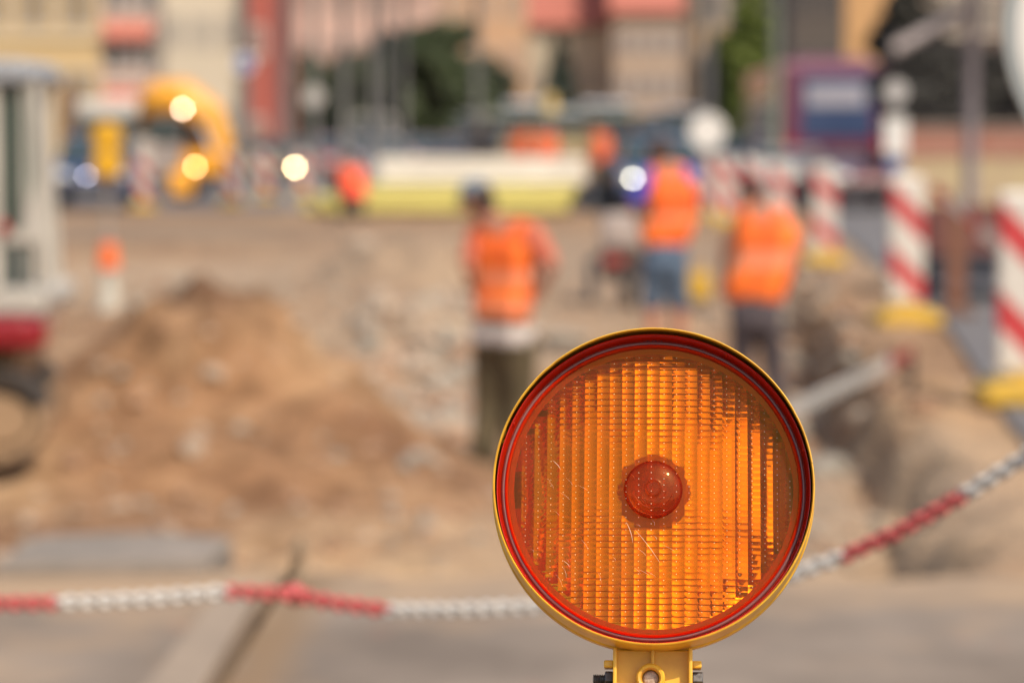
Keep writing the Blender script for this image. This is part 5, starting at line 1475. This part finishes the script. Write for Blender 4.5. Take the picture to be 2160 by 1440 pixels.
# back: pillow optics, cell by cell, left as its own closed-ish surface behind the front
cu, cv = 5, 4
ni = int(RL / PX) + 2; nj = int(RL / PZ) + 2
rnd = random.Random(3)
colw = {i: rnd.uniform(-0.55, 0.55) for i in range(-40, 41)}
cold = {i: rnd.uniform(-0.25, 0.25) for i in range(-40, 41)}
for i in range(-ni, ni + 1):
    for j in range(-nj, nj + 1):
        cx, cz = i * PX, (j + 0.5) * PZ
        far = math.hypot(cx, cz)
        if far + 2.0 > RL - 1.6: continue
        saw = 0.9 * (1 if i > 0 else -1) * min(1, abs(i) / 4.0)
        jit = rnd.uniform(-0.12, 0.12)
        gv = []
        for q in range(cv + 1):
            row = []
            for p in range(cu + 1):
                u, w = p / cu * 2 - 1, q / cv * 2 - 1
                dep = 1.0 + 1.25 * (1 - u * u) + 0.36 * (1 - w * w) + (saw * 0.95 + colw[i] * 0.55) * u + cold[i] * .5 + 0.08 * w * math.sin(i * 1.7 + j * 0.31) + jit
                row.append(bm.verts.new(((cx + u * PX / 2) * mm_, (2.0 + dep) * mm_, (cz + w * PZ / 2) * mm_)))
            gv.append(row)
        for q in range(cv):
            for p in range(cu):
                f = bm.faces.new((gv[q][p], gv[q + 1][p], gv[q + 1][p + 1], gv[q][p + 1])); f.smooth = True
lens = obj("lens", bm, M_lens, lamp)

# plain inner window behind the boss
# reflector bowl
bm = bmesh.new()
NG = 44
TAB = [(-1, .16), (-.72, .15), (-.55, .0), (-.3, .10), (-.1, 0), (.32, .0), (.5, .10), (.8, .15), (1, .17)]
def slope(t):
    for (a, sa), (b_, sb) in zip(TAB[:-1], TAB[1:]):
        if a <= t <= b_: return sa + (sb - sa) * (t - a) / (b_ - a)
    return 0.05
def integ(z):
    n, s_ = 60, 0.0
    for k in range(n): s_ += slope((k + .5) / n * z / 88.0) * z / n
    return s_
vv = {}
NJ = int(87.5 / (PZ / 8))
for i in range(-NG, NG + 1):
    for j in range(-NJ, NJ + 1):
        x, z = i * 2.0, j * PZ / 8
        if math.hypot(x, z) > 87.5: continue
        gz = slope((z + 5 * math.sin(x * .21) + 3 * math.sin(x * .83)) / 88.0) * ((z + 100 * PZ + 0.05) % PZ - PZ / 2)
        vv[i, j] = bm.verts.new((x * mm_, (9.0 + gz + 11 * abs(x / 88) ** 2.2 + 0.02 * x) * mm_, z * mm_))
for (i, j), v in list(vv.items()):
    q = [vv.get((i + a_, j + b_)) for a_, b_ in ((0, 0), (0, 1), (1, 1), (1, 0))]
    if all(q): bm.faces.new(q)
obj("reflector", bm, M_refl, lamp, smooth=True, autosmooth=40)

# round boss in the middle of the lens, with the moulded ring mark
bm = bmesh.new()
prof = [(0.0, -9.6), (4.0, -9.5), (4.4, -9.9), (4.9, -9.4)] + [(18.0 * math.sin(R(a)), -3.2 - 6.2 * math.cos(R(a))) for a in range(18, 91, 6)] + [(18.0, -2.6), (0.0, -2.6)]
lathe(bm, [(r * mm_, h * mm_) for r, h in prof], seg=72, axis='Y')
bmesh.ops.recalc_face_normals(bm, faces=bm.faces[:])
M_boss = m_tinted("red_boss_plastic", (1.0, 0.58, 0.24), 0.04, haze=0.03)
boss = obj("lens_boss", bm, M_boss, lamp, smooth=True, autosmooth=45)
bm = bmesh.new()
for rr, yy in ((8.2, -9.05), (12.2, -8.4), (16.2, -6.9)):
    tube(bm, [(rr * mm_ * math.cos(R(a)), yy * mm_, rr * mm_ * math.sin(R(a))) for a in range(195, 346, 6)], 0.00022, seg=6)
obj("moulded_mark", bm, M_boss, boss)
# bulb socket seen dark through the prisms
bm = bmesh.new()
lathe(bm, [(r * mm_, h * mm_) for r, h in [(0, 6.9), (12, 7.0), (19, 7.4), (23, 8.0), (24, 12), (20, 14), (0, 20)]], seg=40, axis='Y')
bmesh.ops.recalc_face_normals(bm, faces=bm.faces[:])
obj("bulb_socket", bm, mat("dark_socket", (0.46, 0.17, 0.10), rough=0.5), lamp, smooth=True, autosmooth=40)
# pin-sized pale dots put in as sun glints, one in each prism cell
bm = bmesh.new()
rnd = random.Random(8)
for i in range(-ni, ni + 1):
    for j in range(-nj, nj + 1):
        cx, cz = (i - 0.16) * PX, (j + 0.5) * PZ
        far = math.hypot(cx, cz)
        if far > RL - 4: continue
        if rnd.random() < 0.08: continue
        rr = rnd.uniform(0.22, 0.34)
        g = bmesh.ops.create_icosphere(bm, subdivisions=1, radius=rr * mm_, matrix=Matrix.Translation(((cx) * mm_, front_y(far) * mm_ if far > 18.1 else (-3.2 - 6.2 * math.sqrt(max(0, 1 - (far / 18.0) ** 2))) * mm_, cz * mm_)))
o = obj("glint_dots", bm, mat("pale_glint_dots", (0.98, 0.72, 0.40), rough=0.25), lens, smooth=True)
# letters moulded on the rim
def text_mesh(name, body, size, material, parent, loc, rot, extrude=0.0005):
    cu_ = bpy.data.curves.new(name, 'FONT'); cu_.body = body; cu_.size = size; cu_.extrude = extrude
    cu_.align_x = 'CENTER'; cu_.align_y = 'CENTER'
    to = bpy.data.objects.new(name, cu_); COL.objects.link(to)
    dg = bpy.context.evaluated_depsgraph_get(); me = bpy.data.meshes.new_from_object(to.evaluated_get(dg))
    bpy.data.objects.remove(to); me.materials.clear(); me.materials.append(material)
    o = bpy.data.objects.new(name, me); COL.objects.link(o); o.parent = parent; o.location = loc; o.rotation_euler = rot
    return o
text_mesh("lettering", "TOP", 0.0056, mat("dark_red_letters", (0.12, 0.008, 0.004), rough=0.3), lamp, (0, -0.0016, 0.0920), (R(90), 0, 0), 0.0003)
# moulded lugs round the gap between rim and lip
bm = bmesh.new()
for a in (155, 200, 215, 340, 15, 62):
    c, s_ = math.cos(R(a)), math.sin(R(a))
    ball(bm, (c * 0.0949, -0.006, s_ * 0.0949), 0.0009, 0.004, 0.0012, seg=8, rings=6)
obj("lug", bm, M_red, lamp, smooth=True)

# mauve ring put in as a sky reflection between lens and rim
bm = bmesh.new()
lathe(bm, [((91.9 + 1.35 * math.cos(R(a))) * mm_, (-1.9 + 1.5 * math.sin(R(a))) * mm_) for a in range(0, 360, 30)], seg=160, axis='Y', closed=True)
bmesh.ops.recalc_face_normals(bm, faces=bm.faces[:])
obj("sky_reflection_ring", bm, mat("mauve_sky_tint", (0.20, 0.07, 0.06), rough=0.35, scale=120, coat=0.6), lamp, smooth=True)
# hairline scratches on the lens
bm = bmesh.new()
rnd = random.Random(21)
def scr(x0, z0, x1, z1, w):
    pts = []
    for k in range(9):
        t = k / 8
        x, z = x0 + (x1 - x0) * t + 0.8 * math.sin(t * 3) , z0 + (z1 - z0) * t
        r = math.hypot(x, z)
        pts.append((x * mm_, (front_y(r) - 0.02) * mm_, z * mm_))
    tube(bm, pts, [w * mm_ * math.sin(math.pi * (k + .4) / 8.8) + 0.00001 for k in range(9)], seg=5)
scr(-16.5, -20, -12.5, -33, 0.13); scr(-11, -25, 4, -45, 0.10); scr(-55, -44, -51, -48, .1); scr(-62, 18, -57, 12, .13)
for k in range(26):
    x, z = rnd.uniform(-75, 10), rnd.uniform(-65, 10)
    if math.hypot(x, z) > 84: continue
    a, L = rnd.uniform(-1.3, -0.5), rnd.uniform(2, 8)
    scr(x, z, x + L * math.cos(a), z + L * math.sin(a), rnd.uniform(0.02, 0.05))
obj("scratches", bm, mat("pale_scratch", (0.9, 0.62, 0.45), rough=0.4), lens)

# neck and mounting bracket under the housing
bm = bmesh.new()
W = 0.0228
prism(bm, [(-W, -0.0975), (-W, -0.175), (W, -0.175), (W, -0.0975)], 0.004, 0.007, 'XZ')          # back web
for sx in (-1, 1):
    bx(bm, sx * W - 0.0012, sx * W + 0.0012, -0.006, 0.020, -0.175, -0.0972)                      # side ribs
bx(bm, -0.0011, 0.0011, -0.002, 0.0042, -0.1075, -0.0978)                                         # centre rib
for sx in (-1, 1):
    x0, x1 = sorted((sx * (W + 0.001), sx * (W + 0.0068)))
    bx(bm, x0, x1, 0.000, 0.014, -0.1085, -0.1042)                                                # shelf over the bolt
    bx(bm, x0, x1, 0.000, 0.014, -0.175, -0.1205)                                                 # block under the bolt
obj("mounting_bracket", bm, M_shell, lamp, bevel=0.0009)
bm = bmesh.new()
lathe(bm, [(r * mm_, h * mm_) for r, h in [(5.0, 4.2), (5.4, -2.0), (6.2, -4.2), (7.6, -4.6), (8.6, -3.6), (8.8, 4.2)]], seg=48, axis='Y', closed=True)
bmesh.ops.recalc_face_normals(bm, faces=bm.faces[:])
bmesh.ops.translate(bm, vec=(-0.0012, 0, -0.1150), verts=bm.verts)
obj("eyelet", bm, M_shell, lamp, smooth=True, autosmooth=40)
bm = bmesh.new()
lathe(bm, [(r * mm_, h * mm_) for r, h in [(0, 1.0), (3.4, 1.2), (4.4, 1.9), (5.1, 3.6), (5.1, 4.4), (0, 4.4)]], seg=32, axis='Y')
bmesh.ops.recalc_face_normals(bm, faces=bm.faces[:])
bmesh.ops.translate(bm, vec=(-0.0012, 0, -0.1150), verts=bm.verts)
obj("screw_head", bm, mat("dirty_white_plug", (0.62, 0.52, 0.44), rough=0.6, col2=(0.25, 0.16, 0.11), scale=500), lamp, smooth=True, autosmooth=40)
# threaded bolt through both side ribs, nut to the left, head to the right
bm = bmesh.new()
pr = []
x = -0.0362
while x < -0.0292:
    pr += [(0.0026, x), (0.0034, x + 0.00032), (0.0034, x + 0.0006), (0.0026, x + 0.00095)]
    x += 0.00105
pr = [(0.0, -0.0364)] + pr + [(0.0030, -0.0290), (0.0030, 0.024), (0.0, 0.024)]
lathe(bm, pr, seg=28, axis='X')
bmesh.ops.recalc_face_normals(bm, faces=bm.faces[:])
for v in bm.verts: v.co += Vector((0, 0.0115, -0.1150))
bolt = obj("bolt", bm, M_bolt, lamp, smooth=True, autosmooth=30)
for nm, xa, xb in (("nut", -0.0290, -0.0242), ("bolt_head", 0.0242, 0.0305)):
    bm = bmesh.new()
    prism(bm, [(0.0095 + 0.0056 * math.cos(R(60 * k + 12)), -0.1150 + 0.0056 * math.sin(R(60 * k + 12))) for k in range(6)], xa, xb, 'YZ')
    obj(nm, bm, M_bolt, bolt, bevel=0.0006)
bm = bmesh.new()
lathe(bm, [(0, -0.0040), (0.0032, -0.0038), (0.0040, -0.003), (0.0040, 0.0045), (0, 0.0045)], seg=24, axis='Y')
bmesh.ops.recalc_face_normals(bm, faces=bm.faces[:])
for v in bm.verts: v.co += Vector((-0.0132, 0, -0.1252))
obj("pin", bm, mat("grey_white_pin", (0.60, 0.56, 0.52), rough=0.5), lamp, smooth=True, autosmooth=40)
# battery case under the bracket
bm = bmesh.new()
bx(bm, -0.085, 0.085, -0.035, 0.065, -0.42, -0.176)
obj("battery_case", bm, M_shell, lamp, bevel=0.008)
